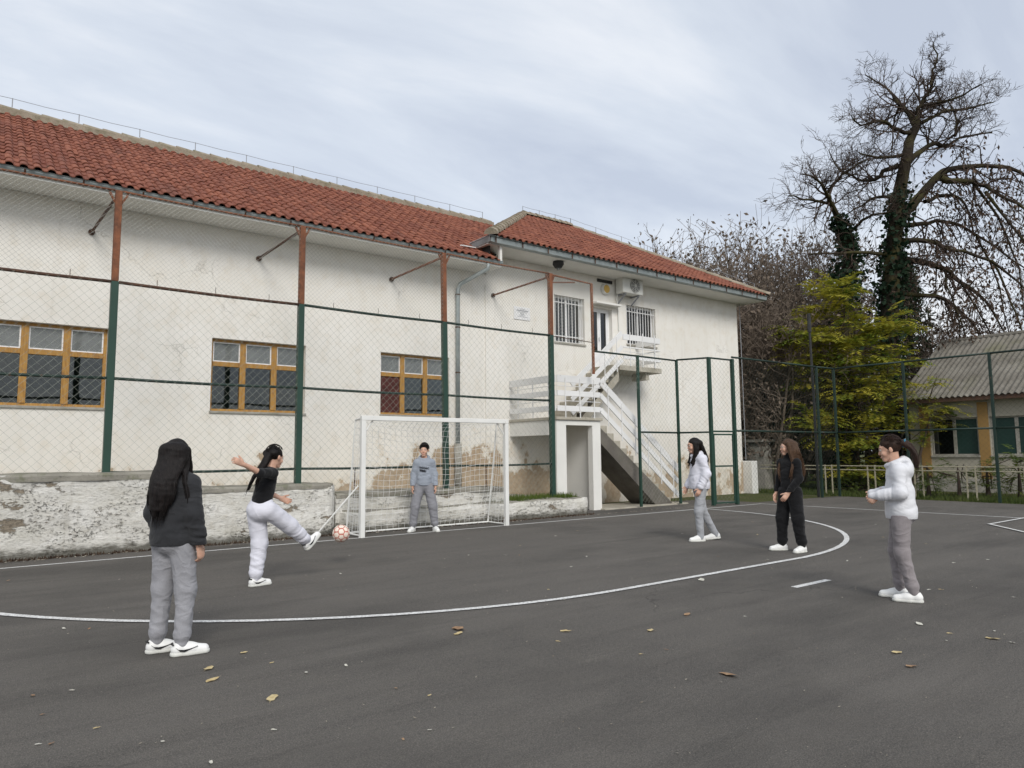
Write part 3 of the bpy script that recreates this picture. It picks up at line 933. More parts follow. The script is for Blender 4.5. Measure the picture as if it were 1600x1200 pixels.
# ridge and hip caps: half-round clay caps bedded in mortar
def caps(p0, p1, parent, n, r=.105, mat='mortar'):
    p0 = Vector(p0); p1 = Vector(p1); d = (p1 - p0) / n
    for k in range(n):
        a = p0 + d * k - d * .06; c = p0 + d * (k + 1)
        ax = d.normalized(); sd_ = ax.cross(Vector((0, 0, 1))).normalized(); up = sd_.cross(ax)
        q = MB(); m_ = 8; vs_ = []
        for (pt, rr) in ((a, r * random.uniform(1.10, 1.2)), (a + d * .14, r * 1.12), (c, r * .93)):
            for j in range(m_ + 1):
                an = math.pi * j / m_ 
                vs_.append(pt + sd_ * rr * 1.15 * math.cos(an) + up * (rr * math.sin(an) - .03))
        mm = m_ + 1
        fs = [(i * mm + j, i * mm + j + 1, (i + 1) * mm + j + 1, (i + 1) * mm + j) for i in range(2) for j in range(m_)]
        fs.append(tuple(range(mm))); fs.append(tuple(reversed(range(2 * mm, 3 * mm))))
        q.add(vs_, fs)
        q.build('ridge_cap', M[mat], parent)
caps((-9.6, RY, ZR1 + .06), (12.9, RY, ZR1 + .06), roof1, 58, .125)
MB().bar((-9.6, RY, ZR1 - .02), (12.9, RY, ZR1 - .02), .42, .13).build('mortar_bed', M['mortar'], roof1)
caps((HX0 + HW, RY, ZR2 + .06), (HX1 - HW, RY, ZR2 + .06), roof2, 8, .125)
caps((HX0 - .02, E2[0] - .02, E2[1] + .05), (HX0 + HW, RY, ZR2 + .04), roof2, 16, .13)
caps((HX1 + .02, E2[0] - .02, E2[1] + .05), (HX1 - HW, RY, ZR2 + .04), roof2, 16, .10)
# lightning conductor wire on stubs along the ridges
def conductor(p0, p1, parent, n):
    p0 = Vector(p0); p1 = Vector(p1)
    q = MB(); pts = []
    for k in range(n + 1):
        p = p0.lerp(p1, k / n)
        st = MB(); st.tube([p, p + Vector((0, 0, .20))], .010, 5); st.build('wire_stub', M['grey'], parent)
        pts.append(p + Vector((0, 0, .19)))
        if k < n: pts.append(p0.lerp(p1, (k + .5) / n) + Vector((0, 0, .175)))
    q.tube(pts, .006, 5); q.build('conductor_wire', M['grey'], parent)
conductor((-9.5, RY, ZR1 + .18), (12.6, RY, ZR1 + .18), roof1, 18)
conductor((HX0 + HW, RY, ZR2 + .12), (HX1 - HW, RY, ZR2 + .12), roof2, 3)
conductor((HX1 - HW, RY, ZR2 + .12), (HX1 - .3, E2[0] + .3, E2[1] + .25), roof2, 7)
# loose lath by the junction of the roofs
MB().bar((9.0, 13.75, 6.30), (9.55, 13.95, 6.38), .05, .025).build('loose_lath', M['wpaint'], roof1)

# ---- things fixed on the facade
ac = thing('air_conditioner', 'white air conditioner outdoor unit on the upper wall beside the door', 'air conditioner', (15.0, 14.1, 5.95))
MB().box(14.66, 15.50, 13.92, 14.22, 5.96, 6.44).build('casing', M['acbox'], ac, bevel=.02)
MB().tube([(15.15, 13.915, 6.2), (15.15, 13.90, 6.2)], .195, 28).build('fan_recess', M['acdark'], ac)
q = MB()
for rr in (.05, .09, .13, .17, .20):
    q.tube([(15.15 + rr * math.cos(a), 13.893, 6.2 + rr * math.sin(a)) for a in [2 * math.pi * k / 24 for k in range(25)]], .006, 4)
for k in range(8):
    a = k * math.pi / 4
    q.bar((15.15, 13.893, 6.2), (15.15 + .2 * math.cos(a), 13.893, 6.2 + .2 * math.sin(a)), .008, .008, (0, 1, 0))
q.build('fan_grille', M['acbox'], ac)
MB().tube([(15.15, 13.89, 6.2), (15.15, 13.875, 6.2)], .04, 14).build('fan_hub', M['acbox'], ac)
for xx in (14.8, 15.36):
    q = MB(); q.bar((xx, 13.95, 5.94), (xx, 14.29, 5.94), .04, .03); q.bar((xx, 13.98, 5.92), (xx, 14.28, 5.70), .03, .03); q.build('bracket', M['grey'], ac)
q = MB(); q.tube([(14.72, 14.2, 6.0), (14.72, 14.25, 5.8), (14.78, 14.26, 5.5), (14.80, 14.27, 4.9)], .018, 6); q.build('pipe', M['acbox'], ac)
al = thing('alarm_sounder', 'round yellow plastic alarm sounder above the upper door', 'alarm', (14.28, 14.28, 6.04))
MB().tube([(14.28, 14.29, 6.05), (14.28, 14.24, 6.05), (14.28, 14.20, 6.05)], [.16, .165, .14], 24).build('rim', M['acbox'], al)
MB().tube([(14.28, 14.205, 6.05), (14.28, 14.185, 6.05)], [.125, .10], 24).build('lens', M['yellow'], al)
pl = thing('wall_plaque', 'small white information plaque on the wall left of the barred window', 'plaque', (11.24, 14.28, 5.0))
MB().box(10.97, 11.51, YW - .022, YW - .005, 4.83, 5.17).build('board', M['plaq'], pl, bevel=.004)
q = MB(); zz = 5.12
for row, (w_, h_) in enumerate(((.16, .012), (.36, .03), (.26, .012), (.12, .03), (.18, .012), (.3, .01))):
    xx = 11.24 - w_ / 2
    while xx < 11.24 + w_ / 2:
        l = random.uniform(.015, .04)
        q.box(xx, xx + l, YW - .026, YW - .0225, zz - h_, zz); xx += l + .009
    zz -= h_ + .022
tag(q.build('faded_print', M['grey'], pl), kind='stuff')
lp = thing('eave_lamp', 'small dark lamp under the eave above the barred window', 'lamp', (12.05, 13.9, 6.36))
MB().tube([(12.05, 13.75, 6.39), (12.05, 13.75, 6.31), (12.05, 13.75, 6.22)], [.14, .15, .09], 16).build('shade', M['black'], lp)
MB().tube([(12.05, 13.75, 6.23), (12.05, 13.75, 6.17)], [.06, .045], 12).build('bulb_cover', M['glassd'], lp)

# ================================================================== OUTSIDE STAIRCASE
LX0, LX1, LY0, LZ = 10.82, 12.24, 12.50, 2.22
st = thing('staircase', 'outdoor concrete staircase with white board railings up to the school door', 'staircase', (12, 13, 0))
MB().box(LX0 - .03, LX1 + .04, LY0 - .05, YW - .01, LZ - .07, LZ).build('landing_slab', M['stairconc'], st, bevel=.01)
MB().box(LX0, LX0 + .16, LY0 + .3, YW - .01, LZ - .42, LZ - .072).build('landing_beam', M['wwall'], st)
b = wall_holes(LX0, LX1, -.02, LZ - .072, LY0, .16, [(11.12, 11.97, -.02, 2.03)]); b.build('landing_front_wall', M['wwall'], st)
MB().box(LX1 - .12, LX1 - .003, LY0 + .16, YW - .01, -.02, LZ - .072).build('landing_side_wall', M['wwall'], st)
# lower flight: from the landing down to the right
NS = 12; FX1 = 15.0; W0, W1 = LY0, 13.38
tr = (FX1 - LX1) / NS; rz = LZ / NS
for k in range(NS):
    x = LX1 + k * tr; zt = LZ - (k + 1) * rz
    if zt < .05: zt = .05
    MB().box(x + .002, x + tr - .0005, W0 + .003, W1 - .003, zt - rz * .98, zt).build('step', M['stairconc'], st, bevel=.008)
b = MB()
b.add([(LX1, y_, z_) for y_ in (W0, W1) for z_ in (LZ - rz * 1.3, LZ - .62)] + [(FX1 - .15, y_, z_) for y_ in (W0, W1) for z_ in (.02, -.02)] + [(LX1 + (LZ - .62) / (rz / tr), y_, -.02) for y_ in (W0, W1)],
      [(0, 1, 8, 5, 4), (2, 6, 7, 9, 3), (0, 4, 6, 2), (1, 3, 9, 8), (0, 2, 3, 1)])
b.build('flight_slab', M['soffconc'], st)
# upper flight: from the landing up to the right, against the wall
UX0, UX1, UZ = 12.10, 13.86, 3.74; U0, U1 = 13.40, YW - .01
nu = 9; ut = (UX1 - UX0) / nu; uz = (UZ - LZ) / nu
for k in range(nu):
    MB().box(UX0 + k * ut, UX0 + (k + 1) * ut - .0005, U0 + .003, U1 - .003, LZ + k * uz, LZ + (k + 1) * uz - .001).build('step', M['stairconc'], st, bevel=.008)
b = MB()
b.add([(UX0 + .3, U0, LZ + .0), (UX0 + .3, U1, LZ), (UX1, U0, UZ - uz), (UX1, U1, UZ - uz), (UX1, U0, UZ - .42), (UX1, U1, UZ - .42), (UX0 + .55, U0, LZ - .06), (UX0 + .55, U1, LZ - .06)],
      [(0, 6, 4, 2), (1, 3, 5, 7), (6, 7, 5, 4), (0, 1, 7, 6)])
b.build('flight_slab', M['stairconc'], st)
MB().box(UX1 + .002, 15.55, U0 - .05, U1, UZ - .14, UZ).build('platform_slab', M['stairconc'], st, bevel=.01)
MB().box(15.0, 15.12, U0 + .05, U0 + .6, UZ - .34, UZ - .142).build('platform_bracket', M['stairconc'], st)
# board railings: three boards on thin steel posts
def railing(p0, p1, posts, z_off=(.20, .56, .90), bw=(.13, .13, .17), th=.028, wires=True):
    p0 = Vector(p0); p1 = Vector(p1)
    for zo, w_ in zip(z_off, bw):
        u = Vector((0, 0, zo))
        MB().bar(p0 + u, p1 + u, th, w_).build('rail_board', M['wpaint'], st, bevel=.004)
    for k in range(posts):
        t_ = (k + .5) / posts if posts > 1 else .5
        q_ = p0.lerp(p1, t_)
        n_ = (p1 - p0).cross(Vector((0, 0, 1))).normalized() * .03
        MB().tube([q_ + n_ + Vector((0, 0, -.02)), q_ + n_ + Vector((0, 0, .93))], .013, 6).build('rail_post', M['wpaint'], st)
    if wires:
        for zo in (.38, .73):
            u = Vector((0, 0, zo)); MB().tube([p0 + u, p1 + u], .009, 5).build('rail_rod', M['wpaint'], st)
railing((LX0 + .02, LY0 - .02, LZ), (LX1, LY0 - .02, LZ), 3)
railing((LX0 - .01, LY0, LZ), (LX0 - .01, YW - .03, LZ), 3)
railing((LX1 + .002, LY0 - .02, LZ), (FX1 + .08, LY0 - .02, .02), 6, wires=False)
railing((UX0, U0 - .03, LZ), (UX1 + .12, U0 - .03, UZ), 4, (.15, .50, .88), (.12, .12, .14), wires=False)
railing((UX1 + .14, U0 - .05, UZ), (15.5, U0 - .05, UZ), 3, (.22, .5, .78), (.10, .035, .16), wires=True)
railing((15.5, U0 - .03, UZ), (15.5, YW - .03, UZ), 2, (.22, .5, .78), (.10, .035, .16), wires=False)
MB().box(12.2, 15.3, 12.35, 13.6, -.02, .03).build('base_slab', M['stairconc'], st, bevel=.01)

# ================================================================== CHAIN-LINK FENCES
def chain(parent, p0, p1, z0, z1, pitch, r, mat, lean=0):
    """diagonal woven wires filling an upright panel"""
    p0 = Vector((p0[0], p0[1], 0)); p1 = Vector((p1[0], p1[1], 0))
    L = (p1 - p0).length; d = (p1 - p0) / L; nrm = Vector((-d.y, d.x, 0))
    H = z1 - z0; b = MB()
    V = b.v; Fq = b.f
    asp = 1.0
    for sgn in (1, -1):
        s = -H * asp if sgn > 0 else 0
        end = L if sgn > 0 else L + H * asp
        s += pitch * .37
        while s < end:
            ax, az = s, 0.0
            bx_, bz = (s + sgn * H * asp), H
            lo, hi = 0.0, 1.0
            dx_ = bx_ - ax
            ta, tb = sorted(((0 - ax) / dx_, (L - ax) / dx_))
            lo = max(lo, ta); hi = min(hi, tb)
            if hi - lo > .01:
                a = p0 + d * (ax + dx_ * lo) + Vector((0, 0, z0 + H * lo)) + nrm * (.0018 * sgn)
                c = p0 + d * (ax + dx_ * hi) + Vector((0, 0, z0 + H * hi)) + nrm * (.0018 * sgn)
                ax_ = (c - a).normalized(); q = ax_.cross(nrm).normalized()
                o = len(V)
                for pt in (a, c):
                    V.append(tuple(pt + q * r)); V.append(tuple(pt - q * r * .5 + nrm * r * .87)); V.append(tuple(pt - q * r * .5 - nrm * r * .87))
                Fq += [(o, o + 1, o + 4, o + 3), (o + 1, o + 2, o + 5, o + 4), (o + 2, o, o + 3, o + 5)]
            s += pitch
    b.mi = [0] * len(Fq)
    return tag(b.build('wire_mesh', mat, parent), kind='stuff')

FY = 12.20
fe = thing('chain_link_fence', 'tall chain-link fence with rusty-topped green posts on the low wall', 'fence', (4.5, FY, 0))
PX = [-1.35, 1.63, 4.57, 7.57, 10.43]
PZ = [1.1, 1.1, .86, .5, .35]
for i, x in enumerate(PX):
    lean = (0, 0, .0, .05, 0)[i]
    po = MB(); po.bar((x + lean, FY, PZ[i]), (x, FY, 4.06), .105, .10, (0, 1, 0)); o = po.build('post', M['green'], fe, bevel=.008)
    q = MB(); q.bar((x, FY, 4.062), (x - lean * .4, FY, 5.50), .095, .095, (0, 1, 0)); q.build('rusty_extension', M['rust'], o, bevel=.008)
    q = MB(); q.bar((x, FY, 5.22), (x - .13, FY, 5.47), .03, .04, (0, 1, 0)); q.bar((x, FY, 5.22), (x + .13, FY, 5.47), .03, .04, (0, 1, 0)); q.build('top_bracket', M['rust'], o)
    s_ = MB(); s_.tube([(x - .02, FY + .03, 5.42), (x - .12, YW - .02, 5.36)], .024, 8); so = s_.build('stay', M['rustd' if i < 3 else 'rust'], fe)
    MB().tube([(x - .12, YW - .045, 5.36), (x - .12, YW - .004, 5.36)], .055, 10).build('flange', M['rustd'], so)
for i in range(len(PX) - 1):
    a, c = PX[i] + .055, PX[i + 1] - .055
    for zz, rr, mt in ((1.14, .022, 'dgreen'), (2.56, .024, 'dgreen'), (4.05, .026, 'rustd' if i < 2 else 'dgreen'), (5.49, .018, 'rust')):
        if i < 1 and zz < 1.5: continue
        q = MB()
        sag = [(a + (c - a) * t_ / 4, FY - .03, zz - .015 * math.sin(math.pi * t_ / 4) + (0 if i else 0)) for t_ in range(5)]
        q.tube(sag, rr, 7); q.build('rail', M[mt], fe, smooth=True)
    chain(fe, (a, FY - .055), (c, FY - .055), (1.16, .9, .72, .52)[i] if i else 1.16, 4.04, .135, .0017, M['wireg'])
    chain(fe, (a, FY - .055), (c, FY - .055), 4.06, 5.48, .078, .0017, M['wire'])
    for k in range(3):
        xx = a + (c - a) * (k + .6) / 3.2
        MB().tube([(xx, FY - .04, 4.06), (xx, FY - .04, 4.16)], .005, 4).build('tie_wire', M['rustd'], fe)
    if i > 0:
        xx = a + (c - a) * .35
        MB().tube([(xx, FY - .02, .62 if i > 1 else .88), (xx, FY - .02, 1.13)], .012, 5).build('strut', M['rustd'], fe)
# last tall bay over the stairs
q = MB(); q.bar((11.76, FY, 3.25), (11.74, FY, 5.44), .05, .05, (0, 1, 0)); q.build('slim_post', M['rust'], fe)
q = MB(); q.tube([(10.45, FY, 5.48), (11.76, FY, 5.44)], .02, 7); q.build('rail', M['rust'], fe)
q = MB(); q.tube([(10.48, FY, 5.30), (11.2, FY, 5.40)], .016, 7); q.build('brace', M['rust'], fe)
q = MB(); q.tube([(10.48, FY - .03, 4.04), (11.74, FY - .03, 4.0)], .010, 6); q.build('rail', M['rustd'], fe)
chain(fe, (10.49, FY - .055), (11.73, FY - .055), 3.3, 5.45, .078, .0017, M['wire'])
# lower run along the stairs
lf = thing('chain_link_fence', 'lower green chain-link fence in front of the stairs and the wall corner', 'fence', (13.5, FY, 0))
LP_ = [(13.30, FY), (14.86, FY + .05), (15.22, 11.48)]
for (x, y_) in LP_[:2]:
    q = MB(); q.bar((x, y_, .03), (x, y_, 3.82), .06, .06, (0, 1, 0)); q.build('post', M['green'], lf, bevel=.005)
for (a, c, zz) in (((11.76, FY), LP_[0], 3.80), (LP_[0], LP_[1], 3.80), (LP_[1], LP_[2], 3.82), (LP_[0], LP_[1], 1.88), (LP_[1], LP_[2], 1.88)):
    q = MB(); q.tube([(a[0], a[1], zz), (c[0], c[1], zz)], .024, 7); q.build('rail', M['dgreen'], lf, smooth=True)
chain(lf, (12.1, FY - .03), (LP_[0][0], FY - .03), 2.9, 3.78, .135, .002, M['wireg'])
chain(lf, LP_[0], LP_[1], .1, 3.8, .135, .0017, M['wireg'])
chain(lf, LP_[1], LP_[2], .1, 3.8, .135, .0017, M['wireg'])
gt = thing('fence_gate', 'narrow green chain-link gate in the fence by the building corner', 'gate', (15.6, 11.4, 0))
ga, gb = (15.22, 11.48), (16.02, 11.34)
for (x, y_) in (ga, gb):
    q = MB(); q.bar((x, y_, 0), (x, y_, 3.83), .085, .085, (0, 1, 0)); q.build('post', M['green'], gt, bevel=.006)
q = MB(); q.tube([(ga[0], ga[1], 3.82), (gb[0], gb[1], 3.80)], .024, 7); q.build('rail', M['dgreen'], gt)
q = MB(); q.tube([(ga[0], ga[1], 1.90), (gb[0], gb[1], 1.90)], .024, 7); q.build('rail', M['green'], gt)
a = Vector((ga[0], ga[1], 0)); c = Vector((gb[0], gb[1], 0)); u_ = (c - a).normalized()
a2, c2 = a + u_ * .07, c - u_ * .07
q = MB()
for p_, q_ in (((a2, .06), (a2, 1.82)), ((c2, .06), (c2, 1.82)), ((a2, 1.82), (c2, 1.82)), ((a2, .06), (c2, .06)), ((a2, 1.0), (c2, 1.0))):
    q.bar(p_[0] + Vector((0, 0, p_[1])), q_[0] + Vector((0, 0, q_[1])), .04, .04, (0, 0, 1) if p_[1] == q_[1] else (0, 1, 0))
leaf_ = q.build('gate_leaf', M['green'], gt)
chain(gt, (a2.x, a2.y), (c2.x, c2.y), .08, 1.8, .135, .0017, M['wireg'])
chain(gt, (ga[0], ga[1]), (gb[0], gb[1]), 1.92, 3.8, .135, .0017, M['wireg'])
ff = thing('chain_link_fence', 'dark green chain-link fence along the far side of the court', 'fence', (21, 8, 0))
run = [(16.02, 11.34), (18.3, 11.28), (20.05, 11.25), (20.95, 11.2), (21.05, 9.2), (21.1, 7.05), (21.12, 4.9), (21.15, 2.6), (21.2, .3), (21.2, -2), (21.2, -5)]
for i, (x, y_) in enumerate(run):
    if i >= 2:
        q = MB(); q.bar((x, y_, 0), (x, y_, 3.9), .065, .065, (0, 1, 0)); q.build('post', M['dgreen'], ff, bevel=.005)
    if i:
        a = run[i - 1]
        for zz in (3.88, 1.92):
            q = MB(); q.tube([(a[0], a[1], zz), (x, y_, zz)], .028, 7); q.build('rail', M['dgreen'], ff, smooth=True)
        chain(ff, a, (x, y_), .06, 3.86, .14, .0016, M['dgreen'])
lpz = thing('lamp_pole', 'slim dark pole rising above the far fence in the yellow-green foliage', 'pole', (20.2, 11.45, 0))
MB().tube([(20.2, 11.45, 0), (20.2, 11.45, 3), (20.15, 11.45, 5.0)], [.045, .04, .035], 8).build('shaft', M['black'], lpz)
MB().tube([(20.15, 11.45, 4.98), (20.15, 11.45, 5.55)], [.06, .055], 8).build('lamp_head', M['black'], lpz)

# ================================================================== GOAL, NET, BALL
go = thing('goal', 'white steel football goal with a loose rope net', 'goal', (6.74, GY, 0))
for x in (GX0, GX1):
    MB().box(x - .04, x + .04, GY - .04, GY + .04, 0, 1.95).build('goal_post', M['goal'], go, bevel=.006)
MB().box(GX0 - .04, GX1 + .04, GY - .04, GY + .04, 1.952, 2.03).build('crossbar', M['goal'], go, bevel=.006)
BY = GY + .62
for x, s_ in ((GX0, -1), (GX1, 1)):
    q = MB(); q.tube([(x, GY + .03, 1.99), (x, GY + .30, 1.97)], .016, 6); q.build('top_arm', M['goal'], go)
    q = MB(); q.tube([(x, GY + .30, 1.97), (x, GY + .42, 1.2), (x, BY, .03)], .014, 6); q.build('back_stay', M['goal'], go)
    q = MB(); q.tube([(x, GY + .03, .03), (x, BY, .03)], .016, 6); q.build('ground_bar', M['goal'], go)
    q = MB(); q.tube([(x - s_ * .02, GY + .02, 1.72), (x - s_ * .20, GY + .02, 1.97)], .014, 6); q.build('corner_brace', M['goal'], go)
q = MB(); q.tube([(GX0, BY, .03), (GX1, BY, .03)], .016, 6); q.build('ground_bar', M['goal'], go)
q = MB(); q.tube([(GX0 - .05, GY + .05, .86), (GX0 - .62, GY + .42, .06)], .014, 6); q.build('side_stay', M['goal'], go)
nb = MB()
def net_pt(u, v):
    """u along the goal 0..1, v from the bar over the back to the ground 0..1"""
    x = GX0 + (GX1 - GX0) * u
    if v < .14:
        t_ = v / .14; y_, z_ = GY + .03 + .28 * t_, 1.98 - .03 * t_ - .16 * math.sin(math.pi * min(1, max(0, u))) * t_
    else:
        t_ = (v - .14) / .86
        y_ = GY + .31 + .30 * t_ ** 1.3; z0_ = 1.95 - .16 * math.sin(math.pi * u)
        z_ = z0_ * (1 - t_) + .02 * t_
    sw = math.sin(math.pi * u) * math.sin(math.pi * v)
    x += .16 * sw * math.sin(5 * v + 1) * (.5 - u) * 2 + .02 * math.sin(17 * v + 9 * u)
    y_ += .02 * sw + .03 * math.sin(9 * u + 4 * v) * sw + .02 * math.sin(31 * u) * sw
    z_ += .03 * math.sin(14 * u + 3 * v) * sw
    return Vector((x, y_, z_))
NU, NV = 27, 21
for i in range(NU + 1):
    nb.tube([net_pt(i / NU, j / NV) for j in range(NV + 1)], .0030, 3, caps=False)
for j in range(NV + 1):
    nb.tube([net_pt(i / NU, j / NV) for i in range(NU + 1)], .0030, 3, caps=False)
for x in (GX0, GX1):
    for k in range(6):
        t_ = k / 5
        nb.tube([(x, GY + .04 + .26 * t_, 1.97), (x, GY + .04 + .36 * t_, 1.0), (x, GY + .04 + (BY - GY - .05) * t_, .04)], .003, 3, caps=False)
    for k in range(1, 16):
        z_ = 1.97 * k / 16; ymax = GY + .30 + (BY - GY - .30) * (1 - z_ / 1.97)
        nb.tube([(x, GY + .04, z_), (x, (GY + ymax) / 2, z_ - .04), (x, ymax, z_)], .003, 3, caps=False)
tag(nb.build('net', M['net'], go), kind='stuff')

ball = None
def make_ball(c, r):
    ph = (1 + 5 ** .5) / 2
    ico = [Vector(v).normalized() for a in (1, -1) for b_ in (ph, -ph) for v in ((0, a, b_), (a, b_, 0), (b_, 0, a))]
    cen = [(v, 'p') for v in ico]
    for i in range(12):
        for j in range(i):
            for k in range(j):
                if (ico[i] - ico[j]).length < 1.1 and (ico[j] - ico[k]).length < 1.1 and (ico[i] - ico[k]).length < 1.1:
                    cen.append(((ico[i] + ico[j] + ico[k]).normalized(), 'h'))
    b_ = MB(); nu_, nv_ = 72, 36; V = []; mi = []
    rot = Matrix.Rotation(.7, 3, 'X') @ Matrix.Rotation(.4, 3, 'Z')
    def seam(d):
        d = rot @ d
        ds_ = sorted(math.acos(max(-1, min(1, d.dot(v)))) - (.0 if t_ == 'h' else -.035) for v, t_ in cen)
        return ds_[1] - ds_[0]
    for j in range(nv_ + 1):
        th = math.pi * j / nv_
        for i in range(nu_):
            a_ = 2 * math.pi * i / nu_
            d = Vector((math.sin(th) * math.cos(a_), math.sin(th) * math.sin(a_), math.cos(th)))
            s_ = seam(d)
            V.append(d * r * (1 - .018 * max(0, 1 - s_ / .12)))
    fs = []
    for j in range(nv_):
        for i in range(nu_):
            q_ = (j * nu_ + i, (j + 1) * nu_ + i, (j + 1) * nu_ + (i + 1) % nu_, j * nu_ + (i + 1) % nu_)
            fs.append(q_)
            cc = (V[q_[0]] + V[q_[1]] + V[q_[2]] + V[q_[3]]).normalized()
            mi.append(1 if seam(cc) < .12 else 0)
    b_.add(V, fs); b_.mi = mi
    o = b_.build('football', [M['ballw'], M['ballr']], None, smooth=True)
    o.location = c
    return tag(o, 'cream football with red seams flying low towards the goal', 'ball')
make_ball((3.76, 8.50, .39), .108)

# ================================================================== PEOPLE
class SDF:
    def __init__(s, lo, hi, h):
        s.h = h; s.o = np.array(lo, float)
        n = np.ceil((np.array(hi) - s.o) / h).astype(int) + 1
        s.a = np.full(n, .5, np.float32)
        s.ax = [s.o[i] + np.arange(n[i]) * h for i in range(3)]
    def _win(s, lo, hi):
        sl_ = []
        for i in range(3):
            a = int(max(0, math.floor((lo[i] - s.o[i]) / s.h))); b_ = int(min(s.a.shape[i], math.ceil((hi[i] - s.o[i]) / s.h) + 1))
            if b_ <= a: return None
            sl_.append(slice(a, b_))
        g = np.ix_(*[s.ax[i][sl_[i]] for i in range(3)])
        return tuple(sl_), g
    def _put(s, sl_, d, k, sub=False):
        a = s.a[sl_]
        if sub:
            b_ = -d
            h = np.clip(.5 - .5 * (b_ - a) / k, 0, 1)
            s.a[sl_] = b_ * (1 - h) + a * h + k * h * (1 - h)
        else:
            h = np.clip(.5 + .5 * (d - a) / k, 0, 1)
            s.a[sl_] = d * (1 - h) + a * h - k * h * (1 - h)
    def rc(s, A, B, ra, rb, k=.02, flat=None, fold=None, sub=False):
        A = np.array(A, float); B = np.array(B, float)
        m = max(ra, rb) * 1.35 + k + 3 * s.h
        w = s._win(np.minimum(A, B) - m, np.maximum(A, B) + m)
        if w is None: return
        sl_, (X, Y, Z) = w
        ba = B - A; L2 = max(ba @ ba, 1e-9)
        px, py, pz = X - A[0], Y - A[1], Z - A[2]
        t = np.clip((px * ba[0] + py * ba[1] + pz * ba[2]) / L2, 0, 1)
        dx, dy, dz = px - t * ba[0], py - t * ba[1], pz - t * ba[2]
        if flat is not None:
            dv, f = np.array(flat[0], float), flat[1]
            q = (dx * dv[0] + dy * dv[1] + dz * dv[2]) * (f - 1)
            dx, dy, dz = dx + q * dv[0], dy + q * dv[1], dz + q * dv[2]
        dist = np.sqrt(dx * dx + dy * dy + dz * dz)
        r = ra + (rb - ra) * t
        if fold is not None:
            amp, n, ph = fold
            an = np.arctan2(dx, dy)
            wv = .75 * np.sin(2 * an + 2 * math.pi * n * .45 * t + ph + 1.3 * np.sin(2 * math.pi * n * .6 * t + an + ph))
            low_ = np.clip((t - .45) / .5, 0, 1)
            wv = wv + 1.1 * low_ * np.sin(2 * math.pi * n * 1.1 * t + 2.8 * np.sin(an + ph)) * (.5 + .5 * np.sin(an + ph * 1.9 + 5 * t))
            r = r + amp * wv * np.minimum(1, 6 * t) * np.minimum(1, 6 * (1 - t))
        s._put(sl_, (dist - r).astype(np.float32), k, sub)
    def chain(s, pts, rs, k=.02):
        pts = [np.array(p, float) for p in pts]
        m = max(rs) * 1.2 + k + 3 * s.h
        w = s._win(np.min(pts, 0) - m, np.max(pts, 0) + m)
        if w is None: return
        sl_, (X, Y, Z) = w
        best = None
        for i in range(len(pts) - 1):
            A, ba = pts[i], pts[i + 1] - pts[i]; L2 = max(ba @ ba, 1e-9)
            px, py, pz = X - A[0], Y - A[1], Z - A[2]
            t = np.clip((px * ba[0] + py * ba[1] + pz * ba[2]) / L2, 0, 1)
            d = np.sqrt((px - t * ba[0]) ** 2 + (py - t * ba[1]) ** 2 + (pz - t * ba[2]) ** 2) - (rs[i] + (rs[i + 1] - rs[i]) * t)
            best = d if best is None else np.minimum(best, d)
        s._put(sl_, best.astype(np.float32), k)
    def ell(s, c, rad, k=.02, rot=None, sub=False):
        c = np.array(c, float); rad = np.array(rad, float)
        m = rad.max() + k + 3 * s.h
        w = s._win(c - m, c + m)
        if w is None: return
        sl_, (X, Y, Z) = w
        x, y, z = np.broadcast_arrays(X - c[0], Y - c[1], Z - c[2])
        if rot is not None:
            r = np.array(rot)
            x, y, z = (r[0, 0] * x + r[1, 0] * y + r[2, 0] * z, r[0, 1] * x + r[1, 1] * y + r[2, 1] * z, r[0, 2] * x + r[1, 2] * y + r[2, 2] * z)
        k0 = np.sqrt((x / rad[0]) ** 2 + (y / rad[1]) ** 2 + (z / rad[2]) ** 2)
        k1 = np.sqrt((x / rad[0] ** 2) ** 2 + (y / rad[1] ** 2) ** 2 + (z / rad[2] ** 2) ** 2)
        s._put(sl_, (k0 * (k0 - 1) / np.maximum(k1, 1e-6)).astype(np.float32), k, sub)
    def cut(s, p, n):
        """keep the side the normal points away from"""
        p = np.array(p, float); n = np.array(n, float); n /= np.linalg.norm(n)
        X, Y, Z = np.ix_(*s.ax)
        s.a = np.maximum(s.a, ((X - p[0]) * n[0] + (Y - p[1]) * n[1] + (Z - p[2]) * n[2]).astype(np.float32))
    def ripple(s, amp, fx, seed=0):
        r = np.random.default_rng(seed)
        X, Y, Z = np.ix_(*s.ax)
        tot = 0
        for i in range(5):
            v = r.normal(size=3); v[2] *= 1.3; v /= np.linalg.norm(v); f = fx * r.uniform(.7, 1.6)
            v2 = r.normal(size=3) * f * .5
            tot = tot + np.sin(f * (X * v[0] + Y * v[1] + Z * v[2]) + r.uniform(0, 6.3) + 1.4 * np.sin(X * v2[0] + Y * v2[1] + Z * v2[2]))
        s.a = s.a + (amp / 2.2 * tot).astype(np.float32)
    def mesh(s):
        a = s.a; h = s.h
        neg = a < 0
        n = a.shape
        cnt = np.zeros((n[0] - 1, n[1] - 1, n[2] - 1), np.int8)
        offs = [(i, j, k) for i in (0, 1) for j in (0, 1) for k in (0, 1)]
        for i, j, k in offs:
            cnt += neg[i:n[0] - 1 + i, j:n[1] - 1 + j, k:n[2] - 1 + k]
        act = np.argwhere((cnt > 0) & (cnt < 8))
        idx = -np.ones(cnt.shape, np.int32)
        idx[act[:, 0], act[:, 1], act[:, 2]] = np.arange(len(act))
        vals = {o: a[act[:, 0] + o[0], act[:, 1] + o[1], act[:, 2] + o[2]] for o in offs}
        P = np.zeros((len(act), 3)); C = np.zeros(len(act))
